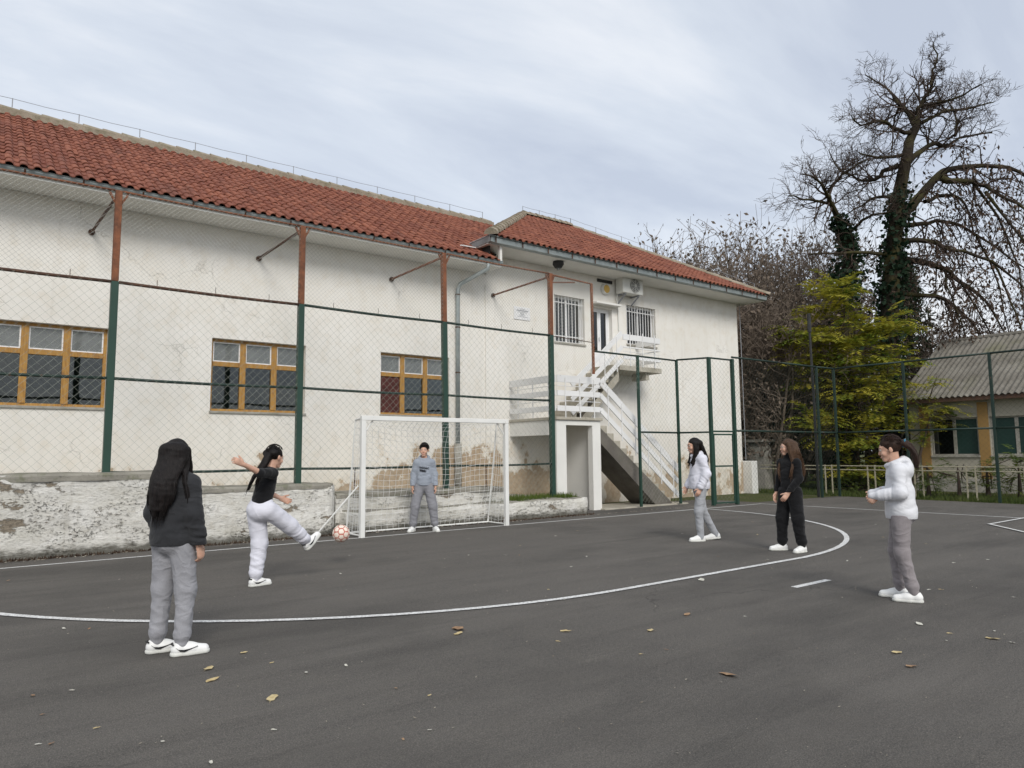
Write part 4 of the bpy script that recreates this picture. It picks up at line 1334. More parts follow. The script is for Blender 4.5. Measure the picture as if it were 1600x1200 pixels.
        for o in offs:
            for ax in range(3):
                if o[ax] == 0:
                    q = list(o); q[ax] = 1; q = tuple(q)
                    va, vb = vals[o], vals[q]
                    m = (va < 0) != (vb < 0)
                    t = np.where(m, va / np.where(m, va - vb, 1), 0)
                    p = np.tile(np.array(o, float), (len(act), 1)); p[:, ax] += t
                    P[m] += p[m]; C += m
        P = s.o + (act + P / C[:, None]) * h
        F = []
        for ax in range(3):
            u, v = (ax + 1) % 3, (ax + 2) % 3
            sa = [slice(None)] * 3; sb = [slice(None)] * 3
            sa[ax] = slice(0, n[ax] - 1); sb[ax] = slice(1, n[ax])
            e = neg[tuple(sa)] != neg[tuple(sb)]
            E_ = np.argwhere(e)
            E_ = E_[(E_[:, u] > 0) & (E_[:, v] > 0) & (E_[:, u] < n[u] - 1) & (E_[:, v] < n[v] - 1)]
            inside = neg[tuple(E_.T)]
            def cell(du, dv):
                q = E_.copy(); q[:, u] -= du; q[:, v] -= dv
                return idx[q[:, 0], q[:, 1], q[:, 2]]
            q = np.stack([cell(1, 1), cell(0, 1), cell(0, 0), cell(1, 0)], 1)
            q[~inside] = q[~inside][:, ::-1]
            F.append(q)
        F = np.concatenate(F)
        return P, F[(F >= 0).all(1)]

def mesh_obj(name, parts, mat, parent):
    V = []; Fc = []; o_ = 0
    for P, F in parts:
        V.append(P); Fc.append(F + o_); o_ += len(P)
    V = np.concatenate(V); Fc = np.concatenate(Fc)
    me = bpy.data.meshes.new(name)
    me.vertices.add(len(V)); me.vertices.foreach_set('co', V.ravel())
    me.loops.add(Fc.size); me.loops.foreach_set('vertex_index', Fc.ravel().astype(np.int32))
    me.polygons.add(len(Fc)); me.polygons.foreach_set('loop_start', np.arange(0, Fc.size, 4, dtype=np.int32))
    me.polygons.foreach_set('use_smooth', np.ones(len(Fc), bool))
    me.update(calc_edges=True); me.validate()
    me.materials.append(mat)
    o = bpy.data.objects.new(name, me); COL.objects.link(o); o.parent = parent
    return o
V3 = lambda *a: np.array(a, float)
def lerp(a, b, t): return np.array(a, float) * (1 - t) + np.array(b, float) * t
def unit(v):
    v = np.array(v, float); return v / max(np.linalg.norm(v), 1e-9)

def hand_sdf(W, d, nrm, side, curl, vox=.0045):
    """palm, four fingers of different lengths, thumb; d: pointing direction, nrm: palm normal, side: thumb side"""
    d = unit(d); nrm = unit(np.array(nrm) - d * np.dot(nrm, d)); sd_ = unit(np.cross(d, nrm)) * side
    f = SDF(W - .15 + d * .05, W + .15 + d * .05, vox)
    f.rc(W - d * .05, W + d * .012, .024, .023, .01, (nrm, 1.2))
    f.rc(W + d * .012, W + d * .066, .031, .036, .012, (nrm, 2.0))
    lens = (.060, .069, .064, .050)
    for i in range(4):
        off = sd_ * (.0275 - i * .0183)
        p = W + d * (.074 - (.004 if i in (0, 3) else 0)) + off
        dr = d; L = lens[i]; r = .0079 - .0006 * (i == 3)
        for j, fr in enumerate((.45, .31, .24)):
            an = curl * (.55 + .35 * j)
            c_, s_ = math.cos(an), math.sin(an)
            dr = unit(dr * c_ + nrm * s_)
            q = p + dr * L * fr
            f.rc(p, q, r, r * .93, .004); p = q; r *= .93
    p = W + d * .022 + sd_ * .028
    dr = unit(d * .62 + sd_ * .62 + nrm * .35)
    f.rc(W + d * .015 + sd_ * .01, p, .016, .013, .01)
    q = p + dr * .033; f.rc(p, q, .0115, .0098, .006)
    dr = unit(dr + d * .5 + nrm * .2); f.rc(q, q + dr * .027, .0098, .0085, .004)
    return f.mesh()

def person(label, loc, heading, height, J, top, bottom, hair, shoe='plain', group=None):
    root = thing('person', label, 'person', (loc[0], loc[1], 0))
    root.rotation_euler = (0, 0, R(heading - 90))
    sc_ = height / 1.55
    root.scale = (sc_, sc_, sc_)
    j = dict(pelvis=(0, 0, .86), chest=(0, 0, 1.17), neck=(0, -.012, 1.285), head=(0, .012, 1.435), hyaw=0, hpitch=0,
             shL=(-.135, 0, 1.215), shR=(.135, 0, 1.215), elL=(-.168, -.03, 1.0), elR=(.168, -.03, 1.0), wrL=(-.172, .03, .79), wrR=(.172, .03, .79),
             hipL=(-.072, 0, .82), hipR=(.072, 0, .82), knL=(-.09, .02, .45), knR=(.09, .02, .45), anL=(-.10, -.02, .075), anR=(.10, -.02, .075),
             fyL=8, fyR=-8, fpL=0, fpR=0, curlL=.45, curlR=.45, hdL=None, hdR=None, hnL=None, hnR=None)
    j.update(J)
    g = {k: (np.array(v, float) if isinstance(v, tuple) else v) for k, v in j.items()}
    hy, hp = R(g['hyaw']), R(g['hpitch'])
    HM = np.array(Matrix.Rotation(hy, 3, 'Z') @ Matrix.Rotation(hp, 3, 'X'))
    H = lambda x, y, z: g['head'] + HM @ np.array([x, y, z]) * 1.07
    allp = np.array([v for k, v in g.items() if isinstance(v, np.ndarray)])
    lo, hi = allp.min(0) - .3, allp.max(0) + .3
    fwd = unit(np.cross(g['shR'] - g['shL'], (0, 0, 1))) * -1      # torso front
    fwd = unit(np.cross((0, 0, 1), g['shR'] - g['shL']))
    pf = unit(np.cross((0, 0, 1), g['hipR'] - g['hipL']))
    # ---------------- body: one continuous skin
    lo_b = lo.copy(); lo_b[2] = 0
    f = SDF(lo_b, hi, .010)
    f.rc(lerp(g['hipL'], g['hipR'], .5), g['pelvis'] + V3(0, 0, .06), .100, .085, .04, (pf, 1.25))
    f.rc(g['pelvis'] + V3(0, 0, .06), g['chest'] - V3(0, 0, .02), .085, .092, .03, (fwd, 1.35))
    f.rc(lerp(g['shL'], g['shR'], .08), lerp(g['shL'], g['shR'], .92), .040, .040, .03)
    f.rc(g['neck'] - V3(0, 0, .06), lerp(g['neck'], g['head'], .45), .06, .045, .03)
    for s_ in 'LR':
        f.chain([g['sh' + s_], g['el' + s_], g['wr' + s_]], [.044, .035, .0245], .02)
        f.chain([g['hip' + s_], g['kn' + s_], g['an' + s_]], [.078, .05, .033], .03)
        f.rc(g['an' + s_], g['an' + s_] - V3(0, 0, .02), .035, .035, .02)
    body = f.mesh()
    hf = SDF(g['head'] - .2, g['head'] + .2, .0055)
    hf.rc(g['neck'] - V3(0, 0, .03), lerp(g['neck'], H(0, -.02, -.05), .9), .050, .044, .02)
    hf.ell(H(0, -.012, .022), (.072, .090, .083), .02, HM)
    hf.ell(H(0, .030, -.030), (.056, .058, .074), .03, HM)
    hf.rc(H(-.012, .062, -.090), H(.012, .062, -.090), .018, .018, .03)
    hf.rc(H(0, .080, .0), H(0, .093, -.033), .006, .0095, .012)
    hf.rc(H(-.030, .070, .018), H(.030, .070, .018), .010, .010, .02)
    for s_ in (-1, 1):
        hf.ell(H(s_ * .030, .093, .002), (.0155, .010, .0062), .008, HM, sub=True)
        hf.ell(H(s_ * .036, .060, -.036), (.022, .02, .022), .02, HM)
        hf.ell(H(s_ * .074, -.004, -.012), (.008, .018, .029), .006, HM)
    hf.rc(H(-.018, .083, -.064), H(.018, .083, -.064), .0065, .0065, .008)
    head = hf.mesh()
    parts = [body, head]
    for s_, sg in (('L', -1), ('R', 1)):
        W = g['wr' + s_]
        d = g['hd' + s_] if g['hd' + s_] is not None else unit(W - g['el' + s_])
        nr = g['hn' + s_] if g['hn' + s_] is not None else V3(-sg, 0, 0)
        thumb_dir = np.cross(unit(d), unit(np.array(nr) - unit(d) * np.dot(nr, unit(d))))
        side = 1 if thumb_dir @ V3(0, 1, .2) > 0 else -1
        parts.append(hand_sdf(W + unit(d) * .005, d, nr, side, g['curl' + s_]))
    mesh_obj('body', parts, M['skin'], root)
    # ---------------- face
    for s_ in (-1, 1):
        q = MB(); n1, n2 = 12, 10; vs_ = []; c_ = H(s_ * .030, .0733, .002); r_ = .0120
        for a in range(n2 + 1):
            th = math.pi * a / n2
            for b_ in range(n1):
                ph = 2 * math.pi * b_ / n1
                vs_.append(c_ + HM @ np.array([r_ * math.sin(th) * math.cos(ph), r_ * math.cos(th), r_ * math.sin(th) * math.sin(ph)]))
        fs = [(a * n1 + b_, a * n1 + (b_ + 1) % n1, (a + 1) * n1 + (b_ + 1) % n1, (a + 1) * n1 + b_) for a in range(n2) for b_ in range(n1)]
        q.add(vs_, fs); q.mi = [1 if i < n1 else 0 for i in range(len(fs))]
        q.build('eye', [M['eyew'], M['iris']], root, True, world_coords=False)
        q = MB(); q.tube([H(s_ * .014, .0815, .018), H(s_ * .030, .079, .022), H(s_ * .046, .068, .016)], [.0022, .003, .0015], 6)
        q.build('eyebrow', M[hair[1]], root, world_coords=False)
    smile = g.get('smile', 0)
    q = MB(); q.tube([H(-.021, .0795, -.060 + .006 * smile), H(-.009, .089, -.064), H(.009, .089, -.064), H(.021, .0795, -.060 + .006 * smile)], [.0015, .0045, .0045, .0015], 8)
    q.build('mouth', M['lip'], root, True, world_coords=False)
    if smile > 1:
        q = MB(); q.tube([H(-.014, .0865, -.0605), H(0, .0915, -.0635), H(.014, .0865, -.0605)], [.001, .0028, .001], 6); q.build('teeth', M['teeth'], root, True, world_coords=False)
    # ---------------- top
    kind, mat, bulk, hem = top[:4]
    vx = .0085
    f = SDF(lo, hi, vx)
    P0 = g['pelvis'] + V3(0, 0, hem); ch = g['chest']
    w = .118 + bulk * .75
    f.rc(P0 + V3(0, 0, -.02), lerp(P0, ch, .5), w * (1.10 if kind == 'hoodie' else 1.02), w * 1.0, .03, (fwd, 1.13 if kind == 'hoodie' else 1.2), (.003 + bulk * .06, 1.8, 1.3))
    f.rc(lerp(P0, ch, .5), ch, w * 1.0, w * .93, .03, (fwd, 1.25), (.005, 2, .4))
    f.rc(lerp(g['shL'], g['shR'], .06), lerp(g['shL'], g['shR'], .94), .050 + bulk * .3, .050 + bulk * .3, .06)
    if kind == 'tee':
        for s_ in 'LR':
            f.rc(g['sh' + s_], lerp(g['sh' + s_], g['el' + s_], 1.0), .058, .048, .03, None, (.003, 3, .5))
            e = lerp(g['sh' + s_], g['el' + s_], .97)
            f.rc(e, lerp(g['el' + s_], g['wr' + s_], .06), .050, .047, .01)
    else:
        for s_ in 'LR':
            ph = 1.1 if s_ == 'L' else 2.9
            am = .0018 + bulk * .06
            f.rc(g['sh' + s_], g['el' + s_], .048 + bulk * .26, .045 + bulk * .42, .05, None, (am, 3.2, ph))
            wr_ = lerp(g['el' + s_], g['wr' + s_], .90)
            f.rc(g['el' + s_], wr_, .046 + bulk * .42, .038 + bulk * .40, .025, None, (am * 1.3, 4.2, ph + 1))
            if kind == 'hoodie':
                f.rc(wr_, lerp(g['el' + s_], g['wr' + s_], 1.02 + g.get('cover', 0)), .036 + bulk * .1, .034 + bulk * .1, .008)
            else:
                f.rc(wr_, lerp(g['el' + s_], g['wr' + s_], 1.0), .036, .035, .01)
    if kind == 'hoodie':
        hb = P0 + V3(0, 0, -.055)
        f.rc(hb - V3(0, 0, .02), hb + V3(0, 0, .015), w * 1.0, w * 1.0, .012, (fwd, 1.10))
        N = g['neck']
        rt = unit(g['shR'] - g['shL'])
        ring = [N + rt * .082 * math.sin(a) + fwd * (.075 * math.cos(a)) + V3(0, 0, .012 - .035 * math.cos(a)) for a in [2 * math.pi * k / 10 for k in range(11)]]
        f.chain(ring, [.027] * 11, .012)
        f.ell(N - fwd * .105 + V3(0, 0, -.045), (.105, .052, .085), .035)
        f.ell(N - fwd * .085 + V3(0, 0, .03), (.085, .045, .035), .02)
        # front pocket
        f.rc(P0 + fwd * (w / 1.22 - .012) + rt * -.07 + V3(0, 0, .06), P0 + fwd * (w / 1.22 - .012) + rt * .07 + V3(0, 0, .06), .045, .045, .012, (fwd, 2.6))
    else:
        f.rc(g['neck'] - V3(0, 0, .05), g['neck'] + V3(0, .006, .005 if kind == 'tee' else .055), .075, .060 if kind != 'tee' else .055, .02)
        if kind == 'knit': f.rc(g['neck'] + V3(0, .0, -.03), g['neck'] + V3(0, .012, .05), .068, .060, .01)
    f.ripple(.0018 + bulk * .022, 30, int(abs(loc[0]) * 100))
    if kind != 'knit': f.rc(g['neck'] + V3(0, 0, -.02), H(0, -.01, -.03), .050, .052, .008, sub=True)
    f.cut(P0 + V3(0, 0, -.085 - (.0 if kind == 'hoodie' else -.02)), (0, 0, -1))
    mesh_obj({'hoodie': 'hoodie', 'tee': 'shirt', 'knit': 'shirt'}[kind], [f.mesh()], M[mat], root)
    # ---------------- trousers
    bk, bmat, bb = bottom
    f = SDF(lo_b, hi, vx)
    hc = lerp(g['hipL'], g['hipR'], .5)
    f.rc(hc + V3(0, 0, .0), g['pelvis'] + V3(0, 0, .085), .118 + bb * .4, .104 + bb * .25, .03, (pf, 1.15))
    f.ell(hc - pf * .055 + V3(0, 0, -.01), (.112 + bb * .35, .08 + bb * .3, .09 + bb * .3), .04, np.array([np.cross(pf, (0, 0, 1)), pf, (0, 0, 1)]).T)
    for s_, ph in (('L', .4), ('R', 2.2)):
        hp_, kn, an = g['hip' + s_], g['kn' + s_], g['an' + s_]
        am = .0018 + bb * .055
        f.rc(hp_, kn, .082 + bb * .6, .058 + bb * .75, .03, None, (am, 2.2, ph))
        lowr = .044 + bb * (.62 if bk == 'jogger' else .35)
        an2 = lerp(kn, an, .84 if bk == 'jogger' else .97)
        f.rc(kn, an2, .058 + bb * .75, lowr, .03, None, (am * 1.35, 4.6, ph + 1.3))
        if bk == 'jogger':
            f.ell(lerp(kn, an, .80), (lowr * 1.1, lowr * 1.1, .045), .02)
            f.rc(lerp(kn, an, .86), lerp(kn, an, .99), .045, .042, .008)
        else:
            f.rc(an2, lerp(kn, an, 1.04), lowr, lowr * 1.02, .01)
    f.ripple(.0018 + bb * .018, 26, int(abs(loc[1]) * 100) + 3)
    f.cut(g['pelvis'] + V3(0, 0, .10 if kind == 'tee' else (hem - .045 if kind == 'hoodie' else hem + .0)), (0, 0, 1))
    mesh_obj('trousers', [f.mesh()], M[bmat], root)
    # ---------------- shoes
    for s_, sg in (('L', -1), ('R', 1)):
        an = g['an' + s_]
        FM = np.array(Matrix.Rotation(R(g['fy' + s_]), 3, 'Z') @ Matrix.Rotation(R(g['fp' + s_]), 3, 'X'))
        S = lambda x, y, z: an + FM @ np.array([x, y, z - .075])
        up = FM @ V3(0, 0, 1); rt = FM @ V3(1, 0, 0)
        f = SDF(an - .25, an + .25, .0065)
        f.rc(S(0, -.028, .045), S(0, -.012, .085), .041, .036, .015, (rt, 1.08))
        f.rc(S(0, -.02, .05), S(0, .065, .045), .042, .040, .02, (rt, .98))
        f.rc(S(0, .05, .040), S(0, .150, .030), .042, .034, .02, (rt, .93))
        f.rc(S(0, .0, .088), S(0, .055, .070), .022, .018, .012)
        f.rc(S(0, -.01, .10), S(0, -.018, .16), .031, .033, .01, sub=True)
        f.cut(S(0, 0, .021), -up)
        so = mesh_obj('shoe', [f.mesh()], M['shoe'], root)
        f = SDF(an - .25, an + .25, .0065)
        f.rc(S(0, -.030, .014), S(0, .06, .014), .045, .044, .01, (rt, .98))
        f.rc(S(0, .05, .014), S(0, .150, .016), .045, .040, .02, (rt, .90))
        f.cut(S(0, 0, .027), up); f.cut(S(0, 0, .001), -up)
        mesh_obj('sole', [f.mesh()], M['sole'], so)
        q = MB()
        for k in range(4):
            yy = .030 + k * .022; zz = .092 - k * .0085
            q.tube([S(-.022, yy, zz - .004), S(0, yy + .004, zz + .003), S(.022, yy, zz - .004)], .0035, 5)
        q.build('lace', M['shoe'], so, world_coords=False)
        if shoe == 'curved_stripe':
            for side in (-1, 1):
                pts_o = [(-.040, .066), (-.012, .038), (.020, .032), (.060, .045), (.105, .062)]
                pts_i = [(-.040, .066), (-.022, .052), (.012, .046), (.055, .052), (.105, .062)]
                vs_ = []
                for lst in (pts_o, pts_i):
                    for (yy, zz) in lst:
                        xx = .0430 - max(0, yy - .06) * .06 - max(0, zz - .045) * .12
                        vs_.append(S(side * (xx + .0065), yy, zz))
                for lst in (pts_o, pts_i):
                    for (yy, zz) in lst: vs_.append(S(side * .030, yy, zz))
                n_ = len(pts_o)
                fs = [(i, i + 1, n_ + i + 1, n_ + i) for i in range(n_ - 1)] + [(i, 2 * n_ + i, 2 * n_ + i + 1, i + 1) for i in range(n_ - 1)] + [(n_ + i, n_ + i + 1, 3 * n_ + i + 1, 3 * n_ + i) for i in range(n_ - 1)]
                q = MB(); q.add(vs_, fs); q.build('curved_stripe', M['ink'], so, world_coords=False)
            q = MB(); q.tube([S(-.034, -.056, .085), S(0, -.068, .088), S(.034, -.056, .085)], .006, 6); q.build('heel_tab', M['ink'], so, world_coords=False)
        if bk == 'jogger':
            q = MB(); q.tube([lerp(g['kn' + s_], an, .93), an - V3(0, 0, .015)], .037, 10); q.build('sock', M[J.get('sock', 'c_white')], root, True, world_coords=False)
    # ---------------- hair
    style, hm = hair
    f = SDF(g['head'] - V3(.36, .36, .72), g['head'] + V3(.36, .36, .25), .0075)
    f.ell(H(0, -.016, .026), (.0775, .0955, .0875), .02, HM)
    if style == 'short':
        f.ell(H(0, .015, .085), (.066, .075, .030), .03, HM)
    if style in ('long', 'wavy', 'side', 'kick'):
        f.rc(H(-.05, -.07, .02), H(.05, -.07, .02), .045, .045, .03)
    locks = []
    def lock(pts, r0, r1, k=.025):
        pts = [np.array(p, float) for p in pts]
        q0 = [pts[0]] + pts + [pts[-1]]; out = []
        for i in range(1, len(q0) - 2):
            for u in (0, .33, .67):
                a_, b_, c_, d_ = q0[i - 1], q0[i], q0[i + 1], q0[i + 2]
                out.append(.5 * (2 * b_ + (c_ - a_) * u + (2 * a_ - 5 * b_ + 4 * c_ - d_) * u * u + (3 * b_ - a_ - 3 * c_ + d_) * u ** 3))
        out.append(pts[-1]); n_ = len(out)
        f.chain(out, [r0 + (r1 - r0) * i / (n_ - 1) for i in range(n_)], k); locks.append((out, r0, r1))
    B = lambda x, y, z: g['neck'] + V3(x, y, z)
    if style == 'long':
        for k in range(11):
            t_ = (k - 5) / 5; c1 = 1 - abs(t_) ** 2
            lock([H(.064 * t_, -.050 - .035 * c1, .035), H(.082 * t_, -.070 - .04 * c1, -.06), B(.092 * t_, -.108 - .055 * c1, -.03), B(.094 * t_, -.122 - .065 * c1, -.14), B(.066 * t_ + .006 * math.sin(k * 2), -.125 - .06 * c1, -.235 - .035 * math.sin(k * 1.7) - .03 * c1)], .030, .010, .03)
        for s_ in (-1, 1):
            lock([H(s_ * .068, .0, .02), H(s_ * .080, .012, -.08), B(s_ * .105, .05, -.05), B(s_ * .12, .085, -.20)], .028, .012)
            lock([H(s_ * .070, -.03, .02), H(s_ * .086, -.035, -.08), B(s_ * .130, -.055, -.03), B(s_ * .165, -.06, -.16), B(s_ * .165, -.05, -.24)], .026, .007)
    if style == 'side':
        for k in range(5):
            t_ = (k - 2) / 2
            lock([H(.05 * t_, -.08, .0), H(.06 * t_, -.105, -.08), B(.07 * t_, -.125, -.03), B(.07 * t_ + .02, -.15, -.10 - .02 * k % 3)], .036, .014)
        for s_ in (-1, 1):
            lock([H(s_ * .072, .01, .03), H(s_ * .083, .02, -.06), B(s_ * .075, .075, -.04), B(s_ * .06, .11, -.12)], .026, .014)
            lock([H(s_ * .074, -.02, .02), H(s_ * .085, -.01, -.08), B(s_ * .09, .05, -.08), B(s_ * .07, .10, -.16)], .024, .010)
    if style == 'wavy':
        for k in range(7):
            t_ = (k - 3) / 3
            wv = .012 * math.sin(k * 2.3)
            lock([H(.06 * t_, -.07, .02), H(.092 * t_, -.095, -.08), B(.115 * t_ + wv, -.115, -.08), B(.13 * t_ - wv, -.13, -.2), B(.11 * t_ + wv, -.12, -.27 - .02 * (k % 3))], .038, .014)
        for s_ in (-1, 1):
            for q_ in range(3):
                lock([H(s_ * .070, .015 - .025 * q_, .04), H(s_ * (.088 + .004 * q_), .012 - .03 * q_, -.07), B(s_ * (.105 + .012 * q_), .06 - .045 * q_, -.07), B(s_ * (.112 - .012 * q_), .10 - .04 * q_, -.17), B(s_ * (.09 + .014 * q_), .105 - .04 * q_, -.26 - .015 * q_)], .028, .012)
    if style == 'pony':
        lock([H(0, -.085, .035), H(0, -.125, .022)], .040, .030)
        lock([H(0, -.125, .022), H(.0, -.165, .0), H(.005, -.185, -.07), H(.0, -.18, -.14), H(.0, -.165, -.20)], .028, .016)
        lock([H(.01, -.125, .02), H(.025, -.16, -.02), H(.03, -.175, -.09), H(.02, -.165, -.17)], .026, .012)
        lock([H(-.01, -.125, .02), H(-.025, -.16, -.03), H(-.028, -.18, -.10), H(-.015, -.17, -.18)], .026, .012)
    if style == 'kick':
        lock([H(0, -.09, -.02), H(0, -.115, -.08), B(-.02, -.14, -.02), B(-.04, -.2, -.12), B(-.05, -.24, -.22)], .042, .012)
        lock([H(.02, -.09, -.02), H(.03, -.11, -.09), B(.03, -.15, -.05), B(.02, -.19, -.16)], .034, .010)
    f.ripple(.0018, 70, 5)
    f.ell(H(0, .088, -.030), (.059, .062, .088 if style != 'short' else .080), .012, HM, sub=True)
    f.rc(H(0, .02, -.09), B(0, .05, -.05), .055, .05, .01, sub=True)
    f.rc(H(-.09, .06, -.03), H(.09, .06, -.03), .018, .018, .02, sub=True)
    ho = mesh_obj('hair', [f.mesh()], M[hm], root)
    rs = random.Random(int(loc[0] * 50))
    if style in ('short', 'pony', 'kick'):
        q = MB()
        for _ in range(420 if style == 'short' else 160):
            a_ = rs.uniform(0, 6.28); e_ = rs.uniform(-.05, 1.45)
            d_ = np.array([math.cos(a_) * math.cos(e_), math.sin(a_) * math.cos(e_), math.sin(e_)])
            if d_[1] > .55 and d_[2] < .55: continue
            c0 = np.array([0, -.018, .032]); rad_ = np.array([.082, .100, .096])
            flow = np.array([rs.gauss(0, .3), .8 if style == 'short' else -.9, -.35]); flow = unit(flow - d_ * (flow @ d_))
            l_ = rs.uniform(.025, .05)
            pts_ = [H(*(c0 + rad_ * unit(d_ + flow * t_ * l_ / .09) * (1.0 + .035 * t_))) for t_ in (0, .5, 1)]
            q.tube(pts_, [.004, .0034, .0008], 3, caps=False)
        tag(q.build('hair_strands', M[hm], ho, world_coords=False), kind='stuff')
    if locks:
        q = MB()
        for lk, r0, r1 in locks:
            for _ in range(12 if style == 'long' else 7):
                a_ = rs.uniform(0, 6.28); of = np.array([math.cos(a_), math.sin(a_), 0]); m_ = len(lk); e_ = rs.uniform(0, .09)
                pts_ = [lk[i] + of * ((r0 + (r1 - r0) * i / (m_ - 1)) * 1.0 + .001 + .006 * (i / m_) ** 2) for i in range(1, m_)]
                pts_.append(pts_[-1] + unit(lk[-1] - lk[-3]) * e_ + np.array([rs.gauss(0, .008), rs.gauss(0, .008), 0]))
                q.tube(pts_, [.0028] * (len(pts_) - 2) + [.0022, .0008], 3, caps=False)
        tag(q.build('hair_strands', M[hm], ho, world_coords=False), kind='stuff')
    if style == 'pony':
        q = MB(); c_ = H(0, -.125, .022); ax = unit(HM @ V3(0, -.9, -.5)); u_ = unit(np.cross(ax, (1, 0, 0))); v_ = np.cross(ax, u_)
        q.tube([c_ + (u_ * math.cos(a) + v_ * math.sin(a)) * .031 for a in [2 * math.pi * k / 16 for k in range(17)]], .012, 7, caps=False)
        q.build('hair_band', M['blue'], root, True, world_coords=False)
    return root

# girl in the foreground, seen from behind
person('girl with long black hair seen from behind in charcoal hoodie and grey joggers', (1.18, 5.52), 38, 1.50,
       dict(hyaw=6, wrR=(.195, .03, .77), elR=(.185, -.03, 1.0), wrL=(-.16, .10, .79), elL=(-.185, .0, 1.0), anL=(-.115, .0, .075), anR=(.115, -.02, .075), knL=(-.10, .02, .45), knR=(.10, .02, .45),
            fyL=-42, fyR=-46, sock='c_black', curlR=.8, curlL=.7),
       ('hoodie', 'c_char', .052, .0), ('jogger', 'c_grey', .017), ('long', 'hair_k'), 'curved_stripe')
# girl kicking
person('girl kicking the ball in black shirt and white joggers with one arm flung back', (2.50, 7.70), 16, 1.50,
       dict(pelvis=(.0, .0, .86), chest=(.0, .075, 1.16), neck=(0, .10, 1.27), head=(0, .155, 1.405), hyaw=4, hpitch=-14,
            shR=(.15, .03, 1.225), shL=(-.14, .12, 1.215), elR=(.24, -.19, 1.235), wrR=(.25, -.40, 1.33), elL=(-.20, .20, 1.0), wrL=(-.13, .33, .93),
            hipR=(.08, .02, .83), knR=(.09, .30, .635), anR=(.09, .545, .43), fpR=42, fyR=2,
            hipL=(-.08, -.01, .82), knL=(-.065, .03, .45), anL=(-.04, -.03, .075), fyL=-8, curlR=1.1, curlL=.7),
       ('tee', 'c_black', .006, .09), ('jogger', 'c_lav', .042), ('kick', 'hair_k'), 'curved_stripe')
# goalkeeper
gk = person('goalkeeper in grey hoodie and grey joggers standing in the goal', (6.53, 11.20), 238, 1.565,
       dict(hyaw=-8, smile=2, anL=(-.20, .02, .075), anR=(.20, .02, .075), knL=(-.155, .04, .45), knR=(.155, .04, .45), fyL=18, fyR=-18,
            elL=(-.185, -.02, 1.0), wrL=(-.20, .03, .79), elR=(.185, -.02, 1.0), wrR=(.20, .03, .79)),
       ('hoodie', 'c_grey2', .030, .03), ('jogger', 'c_grey3', .030), ('short', 'hair_k'))
q = MB()                                           # script print on the chest
for row in range(2):
    pts_ = []
    for k in range(90):
        t_ = k / 89
        x = (-.085 + .17 * t_ if row == 0 else -.035 + .11 * t_) + .008 * math.cos(k * .95 + row)
        z = (1.11 if row == 0 else 1.06) + .016 * math.sin(k * .95 + row) * (1 + .6 * math.sin(k * .37 + row)) + .02 * t_
        pts_.append((x, .122 + .006 - x * x * 3.2 + (.004 if row else 0), z))
    q.tube(pts_, .0024, 4)
q.build('chest_print', M['ink'], gk, world_coords=False)
# girl in white hoodie by the stairs
person('girl with long black hair in white hoodie and grey jeans before the stairs', (9.10, 7.12), 150, 1.60,
       dict(pelvis=(0, 0, .86), chest=(0, .01, 1.17), neck=(0, .03, 1.285), head=(0, .07, 1.43), hpitch=-8, smile=1,
            anR=(.09, -.26, .085), knR=(.085, -.06, .46), fyR=-8, fpR=-6, anL=(-.10, .05, .075), knL=(-.095, .06, .45), fyL=6,
            elL=(-.18, -.04, 1.0), wrL=(-.175, .06, .79), elR=(.18, .0, 1.0), wrR=(.16, .13, .80)),
       ('hoodie', 'c_lav', .050, -.005), ('jeans', 'c_jean', .010), ('side', 'hair_k'))
# girl in black
person('girl with long wavy brown hair dressed all in black with white trainers', (9.06, 5.55), 172, 1.545,
       dict(hyaw=-32, hpitch=-4, smile=1, anL=(-.14, -.02, .075), anR=(.14, .04, .075), knL=(-.12, .02, .45), knR=(.115, .05, .45), fyL=6, fyR=-30,
            elL=(-.175, .02, 1.0), wrL=(-.085, .15, .80), elR=(.18, -.02, 1.0), wrR=(.19, .06, .79), hnL=(0.6, -.6, 0)),
       ('knit', 'c_black', .012, .02), ('jogger', 'c_black', .034), ('wavy', 'hair_b'))
# girl on the right
person('girl with brown ponytail in white hoodie and taupe joggers on the right', (6.90, 3.12), 118, 1.50,
       dict(pelvis=(0, -.01, .86), chest=(0, .0, 1.17), neck=(0, .015, 1.285), head=(0, .06, 1.43), hpitch=-12,
            elL=(-.19, .0, 1.01), wrL=(-.13, .185, .985), elR=(.18, .02, 1.01), wrR=(.08, .19, 1.0),
            anL=(-.09, -.07, .075), knL=(-.085, .01, .45), anR=(.10, .035, .075), knR=(.09, .05, .45), fyL=-2, fyR=-4, cover=.26, curlL=1.25, curlR=1.25, hdL=(.1, .75, -.6), hdR=(-.1, .75, -.6)),
       ('hoodie', 'c_white', .036, -.01), ('jogger', 'c_taupe', .012), ('pony', 'hair_d'))

